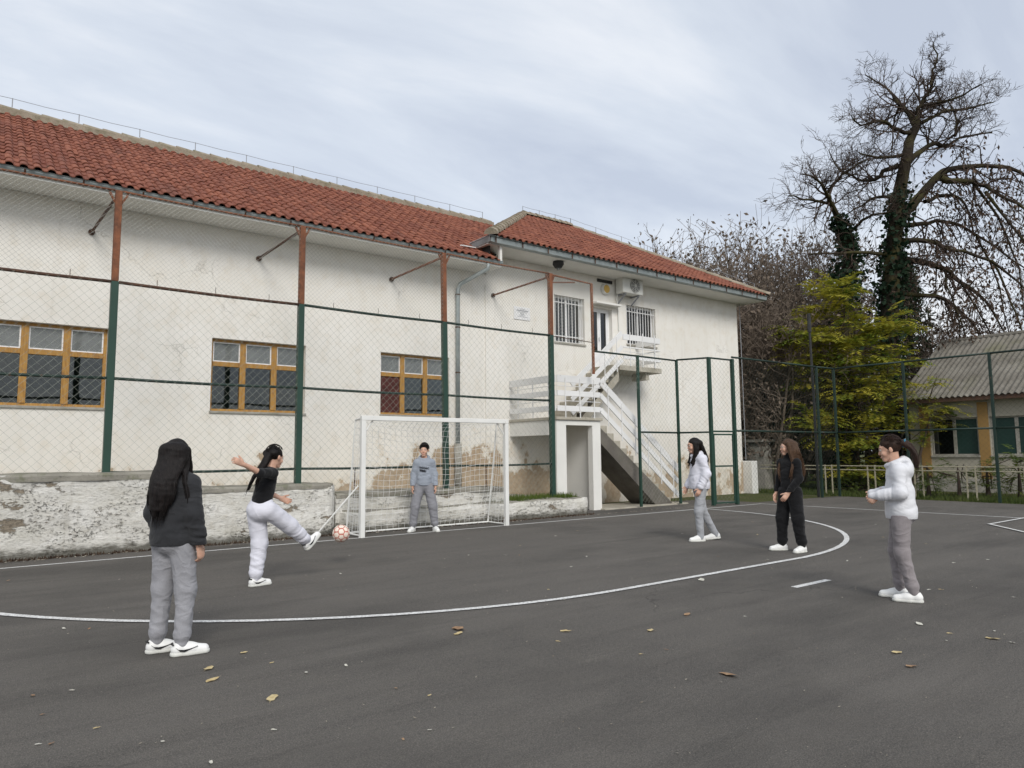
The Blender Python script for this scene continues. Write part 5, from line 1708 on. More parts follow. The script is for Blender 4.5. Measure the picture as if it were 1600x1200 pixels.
# ================================================================== TREES AND PLANTS
def quads_obj(name, P, size, mat, parent, seed=0, droop=.0, aspect=.45, tri=False):
    """many small leaf-shaped faces, each a bent pair of triangles"""
    r = np.random.default_rng(seed)
    P = np.array(P, float); n = len(P)
    d = r.normal(size=(n, 3)); d[:, 2] -= droop * 2
    d /= np.linalg.norm(d, axis=1)[:, None]
    q = np.cross(d, r.normal(size=(n, 3))); q /= np.linalg.norm(q, axis=1)[:, None]
    nn = np.cross(d, q)
    L = (size * r.uniform(.6, 1.4, n))[:, None]; W = L * aspect
    v = np.stack([P, P + d * L * .5 + q * W * .5, P + d * L, P + d * L * .5 - q * W * .5 + nn * W * .25], 1).reshape(-1, 3)
    q_ = parent; off = Vector((0, 0, 0))
    while q_ is not None:
        off += q_.location; q_ = q_.parent
    v -= np.array(off)
    me = bpy.data.meshes.new(name)
    f = np.arange(4 * n).reshape(n, 4)
    tri_ = np.concatenate([f[:, [0, 1, 2]], f[:, [0, 2, 3]]])
    me.vertices.add(4 * n); me.vertices.foreach_set('co', v.ravel())
    me.loops.add(tri_.size); me.loops.foreach_set('vertex_index', tri_.ravel().astype(np.int32))
    me.polygons.add(len(tri_)); me.polygons.foreach_set('loop_start', np.arange(0, tri_.size, 3, dtype=np.int32))
    me.update(calc_edges=True); me.materials.append(mat)
    o = bpy.data.objects.new(name, me); COL.objects.link(o); o.parent = parent
    return o
def grow(b, p, d, L, r0, depth, rr, tips, bend=.25, up=0.0, kids=4, spread=.9, minr=.006, shrink=.62, seg=4):
    """a twig that wanders, tapers and carries smaller twigs"""
    p = Vector(p); d = Vector(d).normalized()
    pts = [p.copy()]
    for k in range(seg):
        d = (d + Vector((rr.gauss(0, bend), rr.gauss(0, bend), rr.gauss(0, bend) + up))).normalized()
        p = p + d * (L / seg); pts.append(p.copy())
    r1 = max(minr * .7, r0 * .45)
    b.tube(pts, [r0 + (r1 - r0) * i / seg for i in range(seg + 1)], 5 if r0 > .03 else 3, caps=False)
    tips.append(pts[-1]); tips.append(pts[-2])
    if depth > 0:
        for k in range(kids):
            t = rr.uniform(.25, 1.0); i = min(seg - 1, int(t * seg)); q = pts[i].lerp(pts[i + 1], t * seg - i)
            dd = (pts[i + 1] - pts[i]).normalized()
            v = Vector((rr.gauss(0, 1), rr.gauss(0, 1), rr.gauss(0, 1))); v = (v - dd * v.dot(dd)).normalized()
            grow(b, q, dd + v * spread * rr.uniform(.6, 1.3), L * shrink * rr.uniform(.6, 1.2), max(minr, r0 * .5), depth - 1, rr, tips, bend, up, kids, spread, minr, shrink, seg)

# ---- the big bare tree with ivy
rr = random.Random(5)
TD = 27.5
bt = thing('bare_tree', 'tall bare tree with ivy-clad trunks and drooping dark branches', 'tree', tuple(at(1390, 770, TD)[:2]) + (0,))
LIMBS = [
    ([(1392, 782), (1391, 600), (1390, 480), (1397, 390), (1401, 335), (1408, 290), (1415, 252), (1422, 220), (1432, 197)], .42, .15, 0, 0),
    ([(1322, 782), (1322, 480), (1326, 400), (1318, 362), (1308, 338)], .34, .14, -.6, 0),
    ([(1432, 197), (1436, 180), (1434, 170), (1446, 152), (1455, 137), (1456, 110), (1465, 95), (1459, 66)], .13, .02, 0, 1),
    ([(1430, 195), (1415, 172), (1405, 162), (1385, 137), (1352, 117)], .12, .02, .5, 1),
    ([(1405, 165), (1397, 195)], .05, .03, .3, 1),
    ([(1422, 207), (1395, 200), (1380, 190), (1345, 195), (1330, 180)], .09, .02, -.6, 1),
    ([(1440, 192), (1475, 175), (1525, 167), (1552, 160)], .09, .02, .6, 1),
    ([(1437, 167), (1487, 155), (1532, 132)], .07, .02, -.5, 1),
    ([(1420, 252), (1450, 227), (1482, 225), (1500, 215), (1550, 207)], .13, .03, .4, 1),
    ([(1492, 212), (1495, 190), (1480, 157)], .07, .02, .4, 1),
    ([(1404, 340), (1420, 325), (1437, 305), (1467, 275), (1482, 265), (1517, 260), (1575, 262), (1620, 285)], .24, .05, .3, 2),
    ([(1470, 278), (1520, 285), (1550, 297), (1605, 330)], .13, .04, -.4, 2),
    ([(1445, 315), (1475, 305), (1500, 310), (1515, 335), (1522, 370)], .09, .03, .6, 2),
    ([(1405, 257), (1380, 270), (1365, 282), (1340, 280), (1312, 265), (1295, 235)], .11, .02, .4, 1),
    ([(1412, 242), (1370, 247), (1340, 237)], .08, .02, -.4, 1),
    ([(1398, 310), (1370, 308), (1345, 322), (1318, 337)], .08, .02, .5, 1),
    ([(1308, 338), (1296, 312), (1292, 302), (1277, 281), (1250, 272)], .13, .02, -.6, 1),
    ([(1299, 318), (1265, 312), (1232, 306)], .07, .02, -.9, 1),
    ([(1292, 302), (1317, 272), (1355, 250)], .07, .02, -.3, 1),
    ([(1322, 372), (1340, 350), (1365, 335), (1395, 330)], .08, .03, -.4, 1),
    ([(1396, 402), (1437, 408), (1475, 420), (1500, 440), (1540, 470), (1570, 520)], .16, .03, .5, 2),
    ([(1402, 375), (1450, 378), (1487, 390), (1550, 408), (1600, 450)], .12, .03, -.5, 2),
    ([(1400, 352), (1440, 350), (1475, 346), (1525, 366), (1600, 418)], .12, .03, .9, 2),
    ([(1396, 458), (1462, 463), (1495, 482), (1525, 515), (1545, 560)], .11, .02, .2, 2),
    ([(1384, 397), (1335, 394), (1265, 397)], .09, .03, -.5, 1),
    ([(1520, 285), (1560, 340), (1590, 420), (1600, 500)], .07, .02, .8, 2),
    ([(1540, 300), (1580, 350), (1625, 400)], .07, .02, -.8, 2),
    ([(1500, 440), (1530, 490), (1560, 545), (1580, 590)], .05, .015, .3, 2),
    ([(1550, 408), (1580, 470), (1600, 540), (1610, 600)], .05, .015, -.3, 2),
    ([(1495, 482), (1500, 520), (1490, 560), (1495, 600)], .035, .012, .2, 2),
    ([(1525, 366), (1555, 430), (1570, 490), (1590, 560)], .05, .015, .5, 2),
    ([(1475, 420), (1485, 460), (1510, 530), (1530, 600)], .04, .012, -.4, 2),
]
lim = MB(); twg = MB(); tips = []; tipsd = []
ivy = []
for li, (pl_, r0, r1, off, kind) in enumerate(LIMBS):
    pts = []
    n_ = len(pl_)
    for i, (px, py) in enumerate(pl_):
        pts.append(at(px, py, TD + off * (i / max(1, n_ - 1)) * (3.0 if kind else .6) + (rr.gauss(0, .06) if i else 0)))
    # subdivide with a little wander
    fine_ = []
    for i in range(n_ - 1):
        for k in range(3):
            a_, b_, c_, d_ = pts[max(i - 1, 0)], pts[i], pts[i + 1], pts[min(i + 2, n_ - 1)]; u = k / 3
            q_ = .5 * (2 * b_ + (c_ - a_) * u + (2 * a_ - 5 * b_ + 4 * c_ - d_) * u * u + (3 * b_ - a_ - 3 * c_ + d_) * u ** 3)
            w_ = .022 if kind else .015
            fine_.append(q_ + (Vector((rr.gauss(0, w_), rr.gauss(0, w_), rr.gauss(0, w_))) if (i or k) else Vector((0, 0, 0))))
    fine_.append(pts[-1])
    m_ = len(fine_)
    rad = [r0 + (r1 - r0) * (i / (m_ - 1)) ** .8 for i in range(m_)]
    lim.tube(fine_, rad, 9 if r0 > .15 else 6, caps=False)
    if kind == 0:
        zt_ = 11.5 if li == 0 else 10.2
        for k in range(3800 if li == 0 else 2700):
            t_ = rr.random() ** .9 * (m_ - 1); i = min(m_ - 2, int(t_)); q_ = fine_[i].lerp(fine_[i + 1], t_ - i)
            if q_.z > zt_ or (q_.z > zt_ - 2 and rr.random() < .55): continue
            a_ = rr.uniform(0, 6.28); ra = rad[i] * rr.uniform(.9, 1.25) + abs(rr.gauss(0, .16)) * (1.15 if q_.z < 9 else .6)
            ivy.append(q_ + Vector((math.cos(a_) * ra, math.sin(a_) * ra, rr.gauss(0, .1))))
        continue
    for i in range(2, m_):
        if rr.random() > .82: continue
        dd = (fine_[i] - fine_[i - 1]).normalized()
        for rep_ in range(2 if kind == 2 else 3):
            v = Vector((rr.gauss(0, 1), rr.gauss(0, 1), rr.gauss(0, 1) + (.35 if kind == 1 else -.75))); v = (v - dd * v.dot(dd) * .6).normalized()
            tl = []
            grow(twg, fine_[i], dd * .35 + v, rr.uniform(.8, 1.7) * (1.1 if kind == 2 else (1.0 - .55 * (i / m_) if li != 2 else .75 - .5 * i / m_)), min(.035, rad[i] * .5), 2, rr, tl, .22, .03 if kind == 1 else -.09, 4 if kind == 1 else 3, 1.0, .0062, .64, 4)
            (tipsd if kind == 2 else tips).extend(tl)
lim.build('trunk', M['bark'], bt, True)
cr = twg.build('crown', M['twig'], bt)
tag(cr, 'bare twigs', kind='stuff')
P = [p_ + Vector((rr.gauss(0, .1), rr.gauss(0, .1), -rr.random() * .25)) for p_ in tipsd for _ in range(1) if rr.random() < .8]
tag(quads_obj('dry_leaves', P, .17, M['fol_dry'], bt, 3, .9, .42), kind='stuff')
tag(quads_obj('ivy', ivy, .17, M['fol_ivy'], bt, 4, .2, .9), kind='stuff')

# ---- thicket of bare brown trees behind the school corner
def thicket_tree(seed, h):
    r_ = random.Random(seed); b_ = MB(); tp = []
    tk = MB()
    for s_ in range(6):
        a_ = r_.uniform(0, 6.28); q_ = Vector((math.cos(a_) * .3, math.sin(a_) * .3, 0)); d_ = Vector((math.cos(a_) * .22, math.sin(a_) * .22, 1)).normalized()
        pts = [q_]
        for k in range(7):
            d_ = (d_ + Vector((r_.gauss(0, .10), r_.gauss(0, .10), .05))).normalized(); pts.append(pts[-1] + d_ * h / 8 * r_.uniform(.85, 1.1))
        tk.tube(pts, [.10 - .011 * k for k in range(8)], 6, caps=False)
        for k in range(1, 8):
            for _ in range(4):
                v = Vector((r_.gauss(0, 1), r_.gauss(0, 1), r_.uniform(.1, 1.1))).normalized()
                grow(b_, pts[k], v, h * r_.uniform(.14, .24), .024, 2, r_, tp, .18, .09, 3, .8, .0095, .62, 4)
    return tk, b_, tp
TH = []
for v_, (sd_, hh) in enumerate(((21, 8.2), (22, 8.8), (23, 7.4))):
    TH.append(thicket_tree(sd_, hh))
proto = []
th_lab = 'bare brown tree in the dense thicket behind the school corner'
SPOTS = [(1070, 31, 1.0), (1108, 35, 1.12), (1150, 29, .95), (1185, 27, .88), (1212, 32, 1.08), (1248, 29.5, 1.02), (1285, 33, 1.12), (1318, 30.5, .98), (1352, 34, 1.05), (1170, 38, 1.2), (1240, 38, 1.2), (1385, 32, .86), (1425, 36, .8), (1130, 41, 1.25), (1300, 40, 1.25), (1205, 25.5, .72), (1462, 42, .7)]
for i, (px, dp, s_) in enumerate(SPOTS):
    g_ = at(px, 740, dp); v_ = i % 3
    root = thing('bare_tree', th_lab, 'tree', (g_.x, g_.y, 0), 'bare brown trees of the thicket')
    root.rotation_euler = (0, 0, i * 1.9); root.scale = (s_ * 1.12, s_ * 1.12, s_ * 1.14)
    if i < 3:
        tk, b_, tp = TH[v_]
        a1 = tk.build('trunk', M['btwig'], root, True, world_coords=False)
        a2 = b_.build('crown', M['btwig'], root, world_coords=False)
        r_ = random.Random(i)
        off_ = Vector(root.location)
        P = [off_ + p_ + Vector((r_.gauss(0, .15), r_.gauss(0, .15), r_.gauss(0, .15))) for p_ in tp if r_.random() < .62]
        a3 = quads_obj('dry_leaves', P, .17, M['fol_dry2'], root, 9 + i, .3, .45)
        for a_ in (a2, a3): a_['kind'] = 'stuff'
        proto.append((a1, a2, a3))
    else:
        for a_ in proto[v_]:
            c_ = a_.copy(); COL.objects.link(c_); c_.parent = root

# ---- feathery leaves
def fronds(name, anchors, parent, mat, seed, L=(.45, .8), nl=9, leaf=.12, droop=.5):
    r_ = np.random.default_rng(seed); V = []; Fq = []
    for p_, d_ in anchors:
        p_ = np.array(p_); d_ = unit(d_); l_ = r_.uniform(*L); pts = [p_]
        for k in range(nl):
            d_ = unit(d_ + np.array([0, 0, -droop / nl * (1 + k * .2)])); pts.append(pts[-1] + d_ * l_ / nl)
        for k in range(1, nl + 1):
            ax = unit(pts[k] - pts[k - 1]); sd_ = unit(np.cross(ax, (0, 0, 1)) + r_.normal(size=3) * .12)
            w_ = leaf * (1 - .45 * abs(k / nl - .45)) * r_.uniform(.8, 1.15)
            for sg in (-1, 1):
                o_ = len(V); dir_ = unit(sd_ * sg + ax * .45 + np.array([0, 0, -.22])); wd = ax * w_ * .17
                V += [pts[k], pts[k] + dir_ * w_ * .5 + wd, pts[k] + dir_ * w_, pts[k] + dir_ * w_ * .5 - wd]
                Fq.append((o_, o_ + 1, o_ + 2, o_ + 3))
        o_ = len(V); sd_ = unit(np.cross(d_, (0, 0, 1))) * .006
        V += [pts[0] - sd_, pts[0] + sd_, pts[-1]]; Fq.append((o_, o_ + 1, o_ + 2))
    b_ = MB(); b_.v = [tuple(v) for v in V]; b_.f = Fq; b_.mi = [0] * len(Fq)
    return tag(b_.build(name, mat, parent), kind='stuff')
def frond_tree(label, stems, clusters, n_per, depth, mat, seed, L=(.5, .85), leaf=.13, cat='tree', name='feathery_tree', nmul=1.0, group=None, rad=.66, bark='twig'):
    r_ = random.Random(seed)
    base = at(stems[0][0][0], stems[0][0][1], depth)
    root = thing(name, label, cat, (base.x, base.y, 0), group)
    tk = MB()
    for st_ in stems:
        pts = [at(x, y, depth + r_.gauss(0, .05)) for x, y in st_]; pts[0].z = -.02
        tk.tube(pts, [.07 * (1 - .75 * i / (len(pts) - 1)) for i in range(len(pts))], 6, caps=False)
    anchors = []
    for (x, y, s_, dz) in clusters:
        c_ = at(x, y, depth + dz)
        for k in range(int(n_per * s_)):
            v = Vector((r_.gauss(0, 1), r_.gauss(0, 1), r_.gauss(0, .7))); v.normalize()
            q_ = c_ + v * (rad * s_ * r_.random() ** .5)
            if q_.z < .1: continue
            anchors.append((q_, (v.x, v.y, abs(v.z) * .5 + .15)))
        for k in range(3):
            v = Vector((r_.gauss(0, .5), r_.gauss(0, .5), r_.gauss(0, .4)))
            tk.tube([at(stems[0][-1][0], stems[0][-1][1], depth).lerp(c_, .5), c_ + v * .6], [.018, .008], 4, caps=False)
    tk.build('trunk', M[bark], root, True)
    fronds('crown', anchors, root, mat, seed, L, 9, leaf)
    return root
frond_tree('yellow-green feathery-leaved tree behind the far fence corner', [[(1345, 782), (1340, 700), (1335, 620), (1330, 540)], [(1350, 782), (1372, 680), (1390, 560)], [(1335, 782), (1300, 660), (1280, 540)]],
           [(1290, 478, 1.0, 0), (1250, 522, .7, .4), (1275, 530, 1.1, -.5), (1325, 525, 1.0, .3), (1385, 508, .9, -.2), (1345, 560, 1.1, -.4), (1395, 565, .9, .5), (1300, 575, 1.1, .2), (1252, 565, .6, -.2), (1370, 600, 1.0, 0), (1265, 600, .8, .5), (1330, 615, .8, -.6), (1300, 640, .8, .3), (1365, 650, .9, -.3), (1345, 690, .9, -.7), (1275, 660, .7, -.6), (1395, 660, .6, .2), (1330, 735, .8, -.5), (1370, 730, .7, .1), (1310, 455, .6, .1), (1300, 690, .7, 0)],
           62, 25.0, M['fol_yg'], 31, (.5, 1.0), .25)
frond_tree('low dark green shrub under the yellow-green tree', [[(1340, 782), (1345, 760)]], [(1320, 765, .8, 0), (1350, 750, .9, .2), (1375, 765, .8, -.2), (1300, 770, .6, .1), (1345, 772, .8, -.4), (1390, 755, .6, .3), (1290, 750, .6, .6)], 60, 24.0, M['fol_g'], 32, (.3, .5), .11, 'shrub', 'shrub', rad=.55)
frond_tree('dark green shrub in the shade left of the yellow tree', [[(1240, 782), (1242, 720)]], [(1230, 660, .9, 0), (1255, 640, .9, .4), (1215, 690, .8, -.2), (1265, 690, .9, .2), (1245, 730, .9, 0), (1280, 720, .7, -.4), (1210, 650, .6, .3)], 50, 27.0, M['fol_pine'], 33, (.35, .6), .12, 'shrub', 'shrub', rad=.7)
sap = 'green feathery sapling'
for i, (px, py, cl, lab) in enumerate((
        (1452, 782, [(1450, 735, .55, 0), (1462, 760, .5, .1), (1440, 755, .5, -.1), (1470, 745, .4, .2)], 'green feathery sapling behind the ponytail girl'),
        (1500, 782, [(1495, 742, .4, 0), (1508, 752, .35, .1)], 'small green sapling before the open dark window'),
        (1545, 783, [(1540, 735, .5, 0), (1555, 755, .5, .1), (1530, 760, .4, -.1), (1560, 730, .4, .2)], 'green sapling in front of the second ocher pilaster'),
        (1595, 784, [(1590, 715, .6, 0), (1600, 745, .6, .1), (1580, 735, .5, -.1), (1575, 765, .4, .2)], 'green sapling at the right edge by the cream rails'))):
    frond_tree(lab, [[(px, py), (px - 2, py - 30), (px - 4, py - 55)]], cl, 34, 20.6 if px < 1560 else 20.2, M['fol_g'], 40 + i, (.32, .6), .12, 'sapling', 'sapling', rad=.5)
frond_tree('yellow hanging branch of leaves before the low building', [[(1425, 782), (1440, 700), (1455, 645)]], [(1470, 640, .5, 0), (1450, 650, .5, .2), (1490, 645, .4, 0), (1480, 665, .35, .1), (1430, 660, .5, -.1), (1440, 690, .45, .1), (1425, 620, .5, .2), (1450, 600, .45, 0)], 40, 23.5, M['fol_yg'], 51, (.4, .7), .14, 'tree', 'feathery_tree', rad=.55)
# ---- dark conifer behind the big tree
r_ = random.Random(77)
cb_ = at(1438, 760, 33); cn = thing('conifer', 'dark brown-green conifer standing behind the big bare tree', 'tree', (cb_.x, cb_.y, 0))
MB().tube([(cb_.x, cb_.y, 0), (cb_.x, cb_.y, 10.5)], [.22, .03], 8, caps=False).build('trunk', M['bark'], cn, True)
P = []
for k in range(5200):
    z_ = 2 + 8.6 * r_.random() ** .8; w_ = (1.7 * (1 - (z_ / 11.3) ** 2) + .15) * r_.random() ** .5; a_ = r_.uniform(0, 6.28)
    w_ *= .75 + .25 * math.sin(a_ * 3 + z_ * 2.2)
    P.append((cb_.x + w_ * math.cos(a_), cb_.y + w_ * math.sin(a_), z_ - w_ * .25))
tag(quads_obj('crown', P, .26, M['fol_pine'], cn, 8, .6, .3), kind='stuff')

# ================================================================== LOW BUILDING, RAILS AND PILLAR BEYOND THE FENCE
BX = 26.0
sb = thing('low_building', 'low outbuilding with weathered corrugated roof and ocher pilasters', 'building', (BX + 2, 6, 0))
def wall_x(y0, y1, z0, z1, x, t, holes):
    w_ = wall_holes(y0, y1, z0, z1, x, t, holes)          # built along Y, then turned
    w_.v = [(v[1], v[0], v[2]) for v in w_.v]
    w_.f = [tuple(reversed(f_)) for f_ in w_.f]
    return w_
mods = [(-4.85 + 1.78 * k, -4.85 + 1.78 * k + 1.44) for k in range(10)]
mods = [(9.16 - 1.78 * k, 9.16 - 1.78 * k + 1.44) for k in range(0, 8)]
wall_x(-6.5, 11.25, -.02, 3.15, BX, .25, [(a, c, 1.18, 2.42) for a, c in mods]).build('front_wall', M['shed'], sb)
MB().box(BX + .25, 33, 11.0, 11.249, -.02, 3.14).build('end_wall', M['shed'], sb)
MB().box(BX - .05, BX - .001, -6.5, 11.25, -.02, .42).build('plinth', M['conc'], sb)
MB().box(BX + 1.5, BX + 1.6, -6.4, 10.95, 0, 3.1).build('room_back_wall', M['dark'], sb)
for k, (a, c) in enumerate(mods):
    MB().box(BX - .03, BX - .001, c + .02, c + .32, .425, 2.9).build('pilaster', M['ocher'], sb)
    w_ = MB(); y_ = BX + .08
    for p_, q_ in ((a, a + .05), (c - .05, c)): w_.box(y_, y_ + .06, p_, q_, 1.18, 2.42)
    w_.box(y_, y_ + .06, a + .05, c - .05, 2.37, 2.42); w_.box(y_, y_ + .06, a + .05, c - .05, 1.18, 1.23)
    mid = (a + c) / 2; w_.box(y_, y_ + .06, mid - .05, mid + .05, 1.23, 2.37)
    o = w_.build('window', M['conc'], sb)
    for i, (p_, q_) in enumerate(((a + .05, mid - .05), (mid + .05, c - .05))):
        if k == 0 and i == 1: continue                    # a missing pane, dark room behind
        MB().box(y_ + .02, y_ + .04, p_, q_, 1.23, 2.37).build('panel', M['shut'], o)
    MB().box(BX - .05, BX + .07, a - .03, c + .01, 1.12, 1.178).build('sill', M['conc'], o)
# corrugated roof sheets
b = MB(); Y0_, Y1_, pit = -7.0, 11.5, .177
n_ = int((Y1_ - Y0_) / pit * 6)
vs_ = []
for i in range(n_ + 1):
    y_ = Y0_ + (Y1_ - Y0_) * i / n_; dz = .028 * math.sin(2 * math.pi * (y_ - Y0_) / pit)
    for t_ in (0, .245, .25, .495, .5, .745, .75, 1.0):
        st_ = .012 if t_ in (.25, .5, .75) else 0
        vs_.append((BX - .42 + 4.1 * t_, y_, 3.10 + 2.42 * t_ + dz + st_ - .012 * (t_ in (.245, .495, .745))))
b.add(vs_, [(i * 8 + j, i * 8 + j + 1, (i + 1) * 8 + j + 1, (i + 1) * 8 + j) for i in range(n_) for j in range(7)])
ro = b.build('roof', M['corr'], sb, True)
b = MB(); b.add([(BX + 3.68, Y0_, 5.52), (BX + 3.68, Y1_, 5.52), (BX + 7.8, Y1_, 3.12), (BX + 7.8, Y0_, 3.12)], [(0, 1, 2, 3)]); b.build('rear_slope', M['corr'], ro)
b = MB(); b.tube([(BX + 3.68, Y0_, 5.50), (BX + 3.68, Y1_, 5.50)], .10, 8); b.build('ridge_cap', M['corr'], ro)
b = MB(); b.box(BX - .38, BX - .35, -6.8, 11.4, 2.95, 3.10); b.build('fascia', M['rustd'], sb)
MB().box(BX - .35, BX + .001, -6.6, 11.35, 3.03, 3.06).build('soffit', M['shed'], sb)

rf = thing('cream_rail_fence', 'low cream painted metal rail fence on the grass beyond the court', 'fence', (21.75, 6, 0))
y_ = -3.0
while y_ < 14.5:
    for dy in (0, .22):
        MB().bar((21.75, y_ + dy, 0), (21.75, y_ + dy, .93), .032, .032, (0, 1, 0)).build('post', M['cream'], rf)
    y_ += 1.35
for zz in (.90, .78):
    MB().tube([(21.75, -3.0, zz), (21.75, 14.4, zz)], .018, 6).build('rail', M['cream'], rf)
pp = at(1187, 740, 25.5)
sp = thing('stone_pillar', 'tapered grey stone pillar on the grass near the school corner', 'pillar', (pp.x, pp.y, 0))
b = MB(); n_ = 10; vs_ = []
rp = random.Random(3)
for k in range(9):
    z_ = -.02 + 1.72 * k / 8; w_ = .50 - .10 * (k / 8)
    if k == 8: w_ *= .7
    for i in range(n_):
        a_ = 2 * math.pi * i / n_ + .3
        q_ = w_ / max(abs(math.cos(a_)), abs(math.sin(a_))) * (.92 + rp.uniform(-.04, .04))
        vs_.append((pp.x + q_ * math.cos(a_) * .9, pp.y + q_ * math.sin(a_) * .9, z_))
b.add(vs_, [(k * n_ + i, k * n_ + (i + 1) % n_, (k + 1) * n_ + (i + 1) % n_, (k + 1) * n_ + i) for k in range(8) for i in range(n_)] + [tuple(8 * n_ + i for i in range(n_))])
b.build('shaft', M['stone'], sp)
b = MB(); rough_block(b, pp.x - .42, pp.x + .42, pp.y - .42, pp.y + .42, 1.70, 1.80, 6, 3, .015, 9); b.build('cap', M['stone'], sp)
# grass verge along the far fence
b = MB(); r_ = random.Random(8)
for k in range(9000):
    x = 21.0 + abs(r_.gauss(0, 1.6)) + .1; y = r_.uniform(2, 15)
    h = r_.uniform(.04, .14); a = r_.uniform(0, 6.28); l = r_.uniform(0, .06); dx, dy = math.cos(a) * .014, math.sin(a) * .014
    b.add([(x - dx, y - dy, -.01), (x + dx, y + dy, -.01), (x + l * math.cos(a * 3), y + l * math.sin(a * 3), h)], [(0, 1, 2)])
tag(b.build('verge_grass', m_leaf('verge_grass_blades', (.045, .075, .016), (.11, .13, .04), .3, 5)), 'green grass verge between the court and the low building', 'grass', kind='stuff')

# ================================================================== FALLEN LEAVES
def leaf_mesh(seed):
    r_ = random.Random(seed); n_ = 9; vs_ = [(0, 0, .012)]; 
    for k in range(n_):
        a_ = 2 * math.pi * k / n_; q_ = (.62 + .38 * abs(math.cos(a_))) * r_.uniform(.75, 1.15)
        vs_.append((.5 * q_ * math.cos(a_), .34 * q_ * math.sin(a_), r_.uniform(.0, .16)))
    o_ = len(vs_); vs_ += [(.45, 0, .03), (.85, .06, .05), (.45, .03, .03)]
    fs = [(0, 1 + k, 1 + (k + 1) % n_) for k in range(n_)] + [(o_, o_ + 1, o_ + 2)]
    return vs_, fs
LM = []
for k in range(5):
    for mt in ('leaf_y', 'leaf_b', 'leaf_p'):
        me = bpy.data.meshes.new('fallen_leaf'); vs_, fs = leaf_mesh(k); me.from_pydata(vs_, [], fs); me.materials.append(M[mt]); LM.append(me)
def fallen(x, y, size, kind, label, group=None):
    me = LM[random.randrange(5) * 3 + {'y': 0, 'b': 1, 'p': 2}[kind]]
    o = bpy.data.objects.new('fallen_leaf', me); COL.objects.link(o)
    o.location = (x, y, .006); o.rotation_euler = (random.uniform(-.1, .1), random.uniform(-.1, .1), random.uniform(0, 6.28)); size *= .85; o.scale = (size, size, size * .45)
    return tag(o, label, 'leaf', group)
for x, y, s_, k, lab in (
        (3.12, 4.82, .19, 'b', 'large curled brown leaf on the asphalt below the goal, mid court'),
        (3.04, 4.69, .11, 'y', 'pale yellow leaf lying just below the large brown leaf'),
        (3.72, 4.23, .10, 'y', 'pale yellow leaf on the asphalt left of its twin, mid court'),
        (4.24, 3.83, .11, 'y', 'pale yellow leaf on the asphalt right of its twin, mid court'),
        (1.43, 4.14, .13, 'y', 'curled tan leaf nearest the bottom left of the court'),
        (1.30, 4.96, .12, 'y', 'yellow leaf just in front of the black-haired girl\'s shoes'),
        (1.25, 4.70, .10, 'y', 'pale yellow leaf below the one at the black-haired girl\'s shoes'),
        (1.59, 5.20, .08, 'y', 'small orange-yellow leaf right of the black-haired girl\'s shoes'),
        (4.89, 4.00, .11, 'b', 'reddish brown leaf on the asphalt left of the dash mark'),
        (6.02, 2.63, .10, 'p', 'pale leaf just below the ponytail girl\'s shoes'),
        (5.96, 2.11, .12, 'y', 'yellow leaf at the right edge of the asphalt'),
        (5.07, 2.37, .10, 'y', 'tan leaf on the asphalt at lower right'),
        (4.82, 2.17, .11, 'b', 'brown leaf on the asphalt below the tan one at lower right'),
        (3.78, 2.79, .14, 'b', 'flat reddish brown leaf on the asphalt at lower centre right'),
        (6.30, 4.95, .16, 'p', 'white scrap-like leaf beside the curved line')):
    fallen(x, y, s_, k, lab)
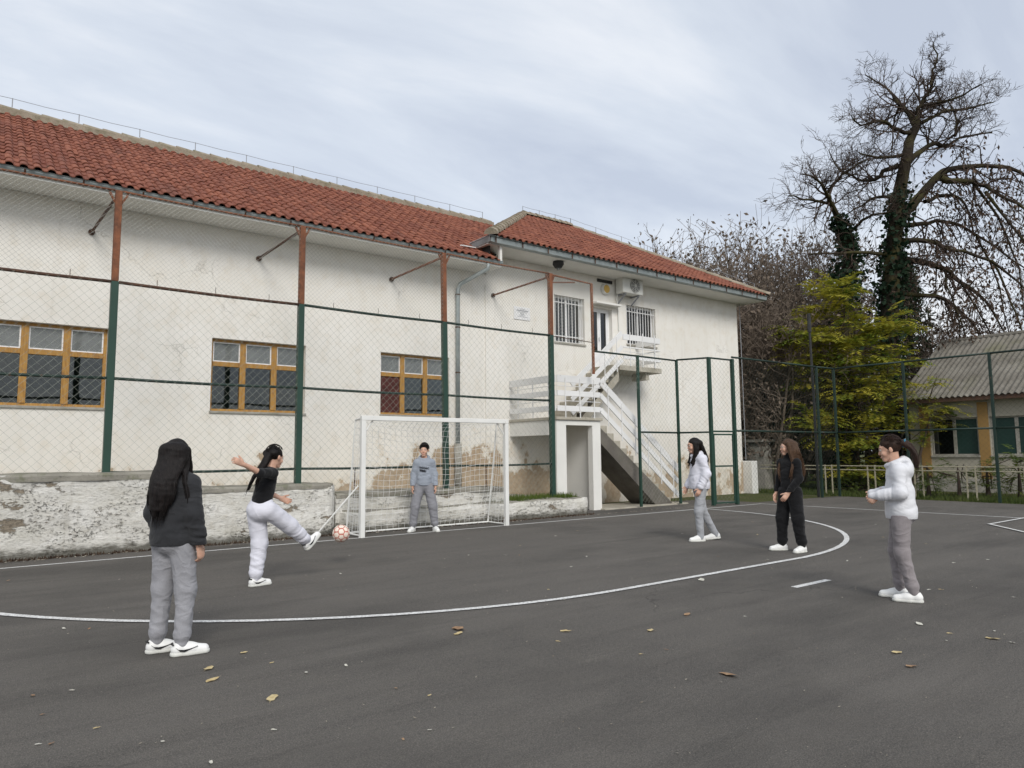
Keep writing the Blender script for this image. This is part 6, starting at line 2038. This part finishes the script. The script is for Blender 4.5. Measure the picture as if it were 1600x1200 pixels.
for x, y in ((5.89, 2.36), (6.22, 2.18), (.83, 6.7), (.67, 6.84), (3.48, 7.87), (.41, 9.87), (.38, 4.17), (.58, 4.26), (.81, 3.86), (.33, 4.2), (.38, 4.66), (.36, 5.06), (.55, 5.02), (.93, 3.47), (1.66, 4.83), (1.76, 4.48), (2.02, 4.46),
             (2.06, 3.85), (2.15, 3.62), (1.73, 3.16), (1.89, 3.18), (1.28, 3.67), (6.59, 8.48), (7.79, 9.06), (5.97, 7.7), (5.85, 6.52), (6.57, 7.02), (4.7, 5.59), (4.49, 5.11), (10.67, 7.93), (7.87, 5.9), (5.2, 3.65), (3.92, 3.4), (3.7, 3.43), (3.48, 4.04),
             (8.75, 4.63), (10.87, 6.08), (11.2, 4.73), (10.14, 3.57), (7.65, 3.12), (7.56, 3.19), (7.76, 2.54), (9.56, 3.73), (13.4, 6.51), (14.17, 5.49), (16.85, 9.9), (6.5, 9.73), (5.82, 9.45), (5.45, 8.15), (5.83, 7.82), (11.53, 5.5), (8.11, 5.32), (5.65, 2.29), (5.95, 1.98), (9.6, 7.9), (10.4, 7.0), (12.2, 8.3), (8.6, 9.4), (4.2, 9.2), (13.0, 9.6)):
    far_ = math.hypot(x, y)
    fallen(x, y, random.uniform(.020, .034) + .0030 * far_, random.choice('ppppyb'), 'small fallen leaf scrap lying on the asphalt court', 'small leaf scraps strewn on the court')

b = MB(); r_ = random.Random(19)
for k in range(950):
    if k < 480:
        dd = 2.6 + 13 * r_.random() ** 1.2; an_ = YAW + r_.uniform(-.62, .62); x, y = dd * math.cos(an_), dd * math.sin(an_)
        if y > 11.5 or x > 20.5: continue
        q_ = r_.choice((.002, .003, .003, .004, .007)) * r_.uniform(.7, 1.3) + .0005 * dd
    else:
        x = r_.uniform(0, 16); y = 11.66 - abs(r_.gauss(0, .09)); q_ = r_.uniform(.008, .025)
    a_ = r_.uniform(0, 6.28); dx, dy = math.cos(a_) * q_, math.sin(a_) * q_
    b.add([(x - dx, y - dy, .005), (x + dy * .6, y - dx * .6, .006), (x + dx, y + dy, .006 + q_ * .5), (x - dy * .6, y + dx * .6, .007)], [(0, 1, 2, 3)])
tag(b.build('leaf_litter', m_leaf('crumbled_leaf', (.16, .13, .09), (.48, .44, .36), .1, 3)), 'fine pale grit and leaf crumbs scattered over the asphalt', 'litter', kind='stuff')
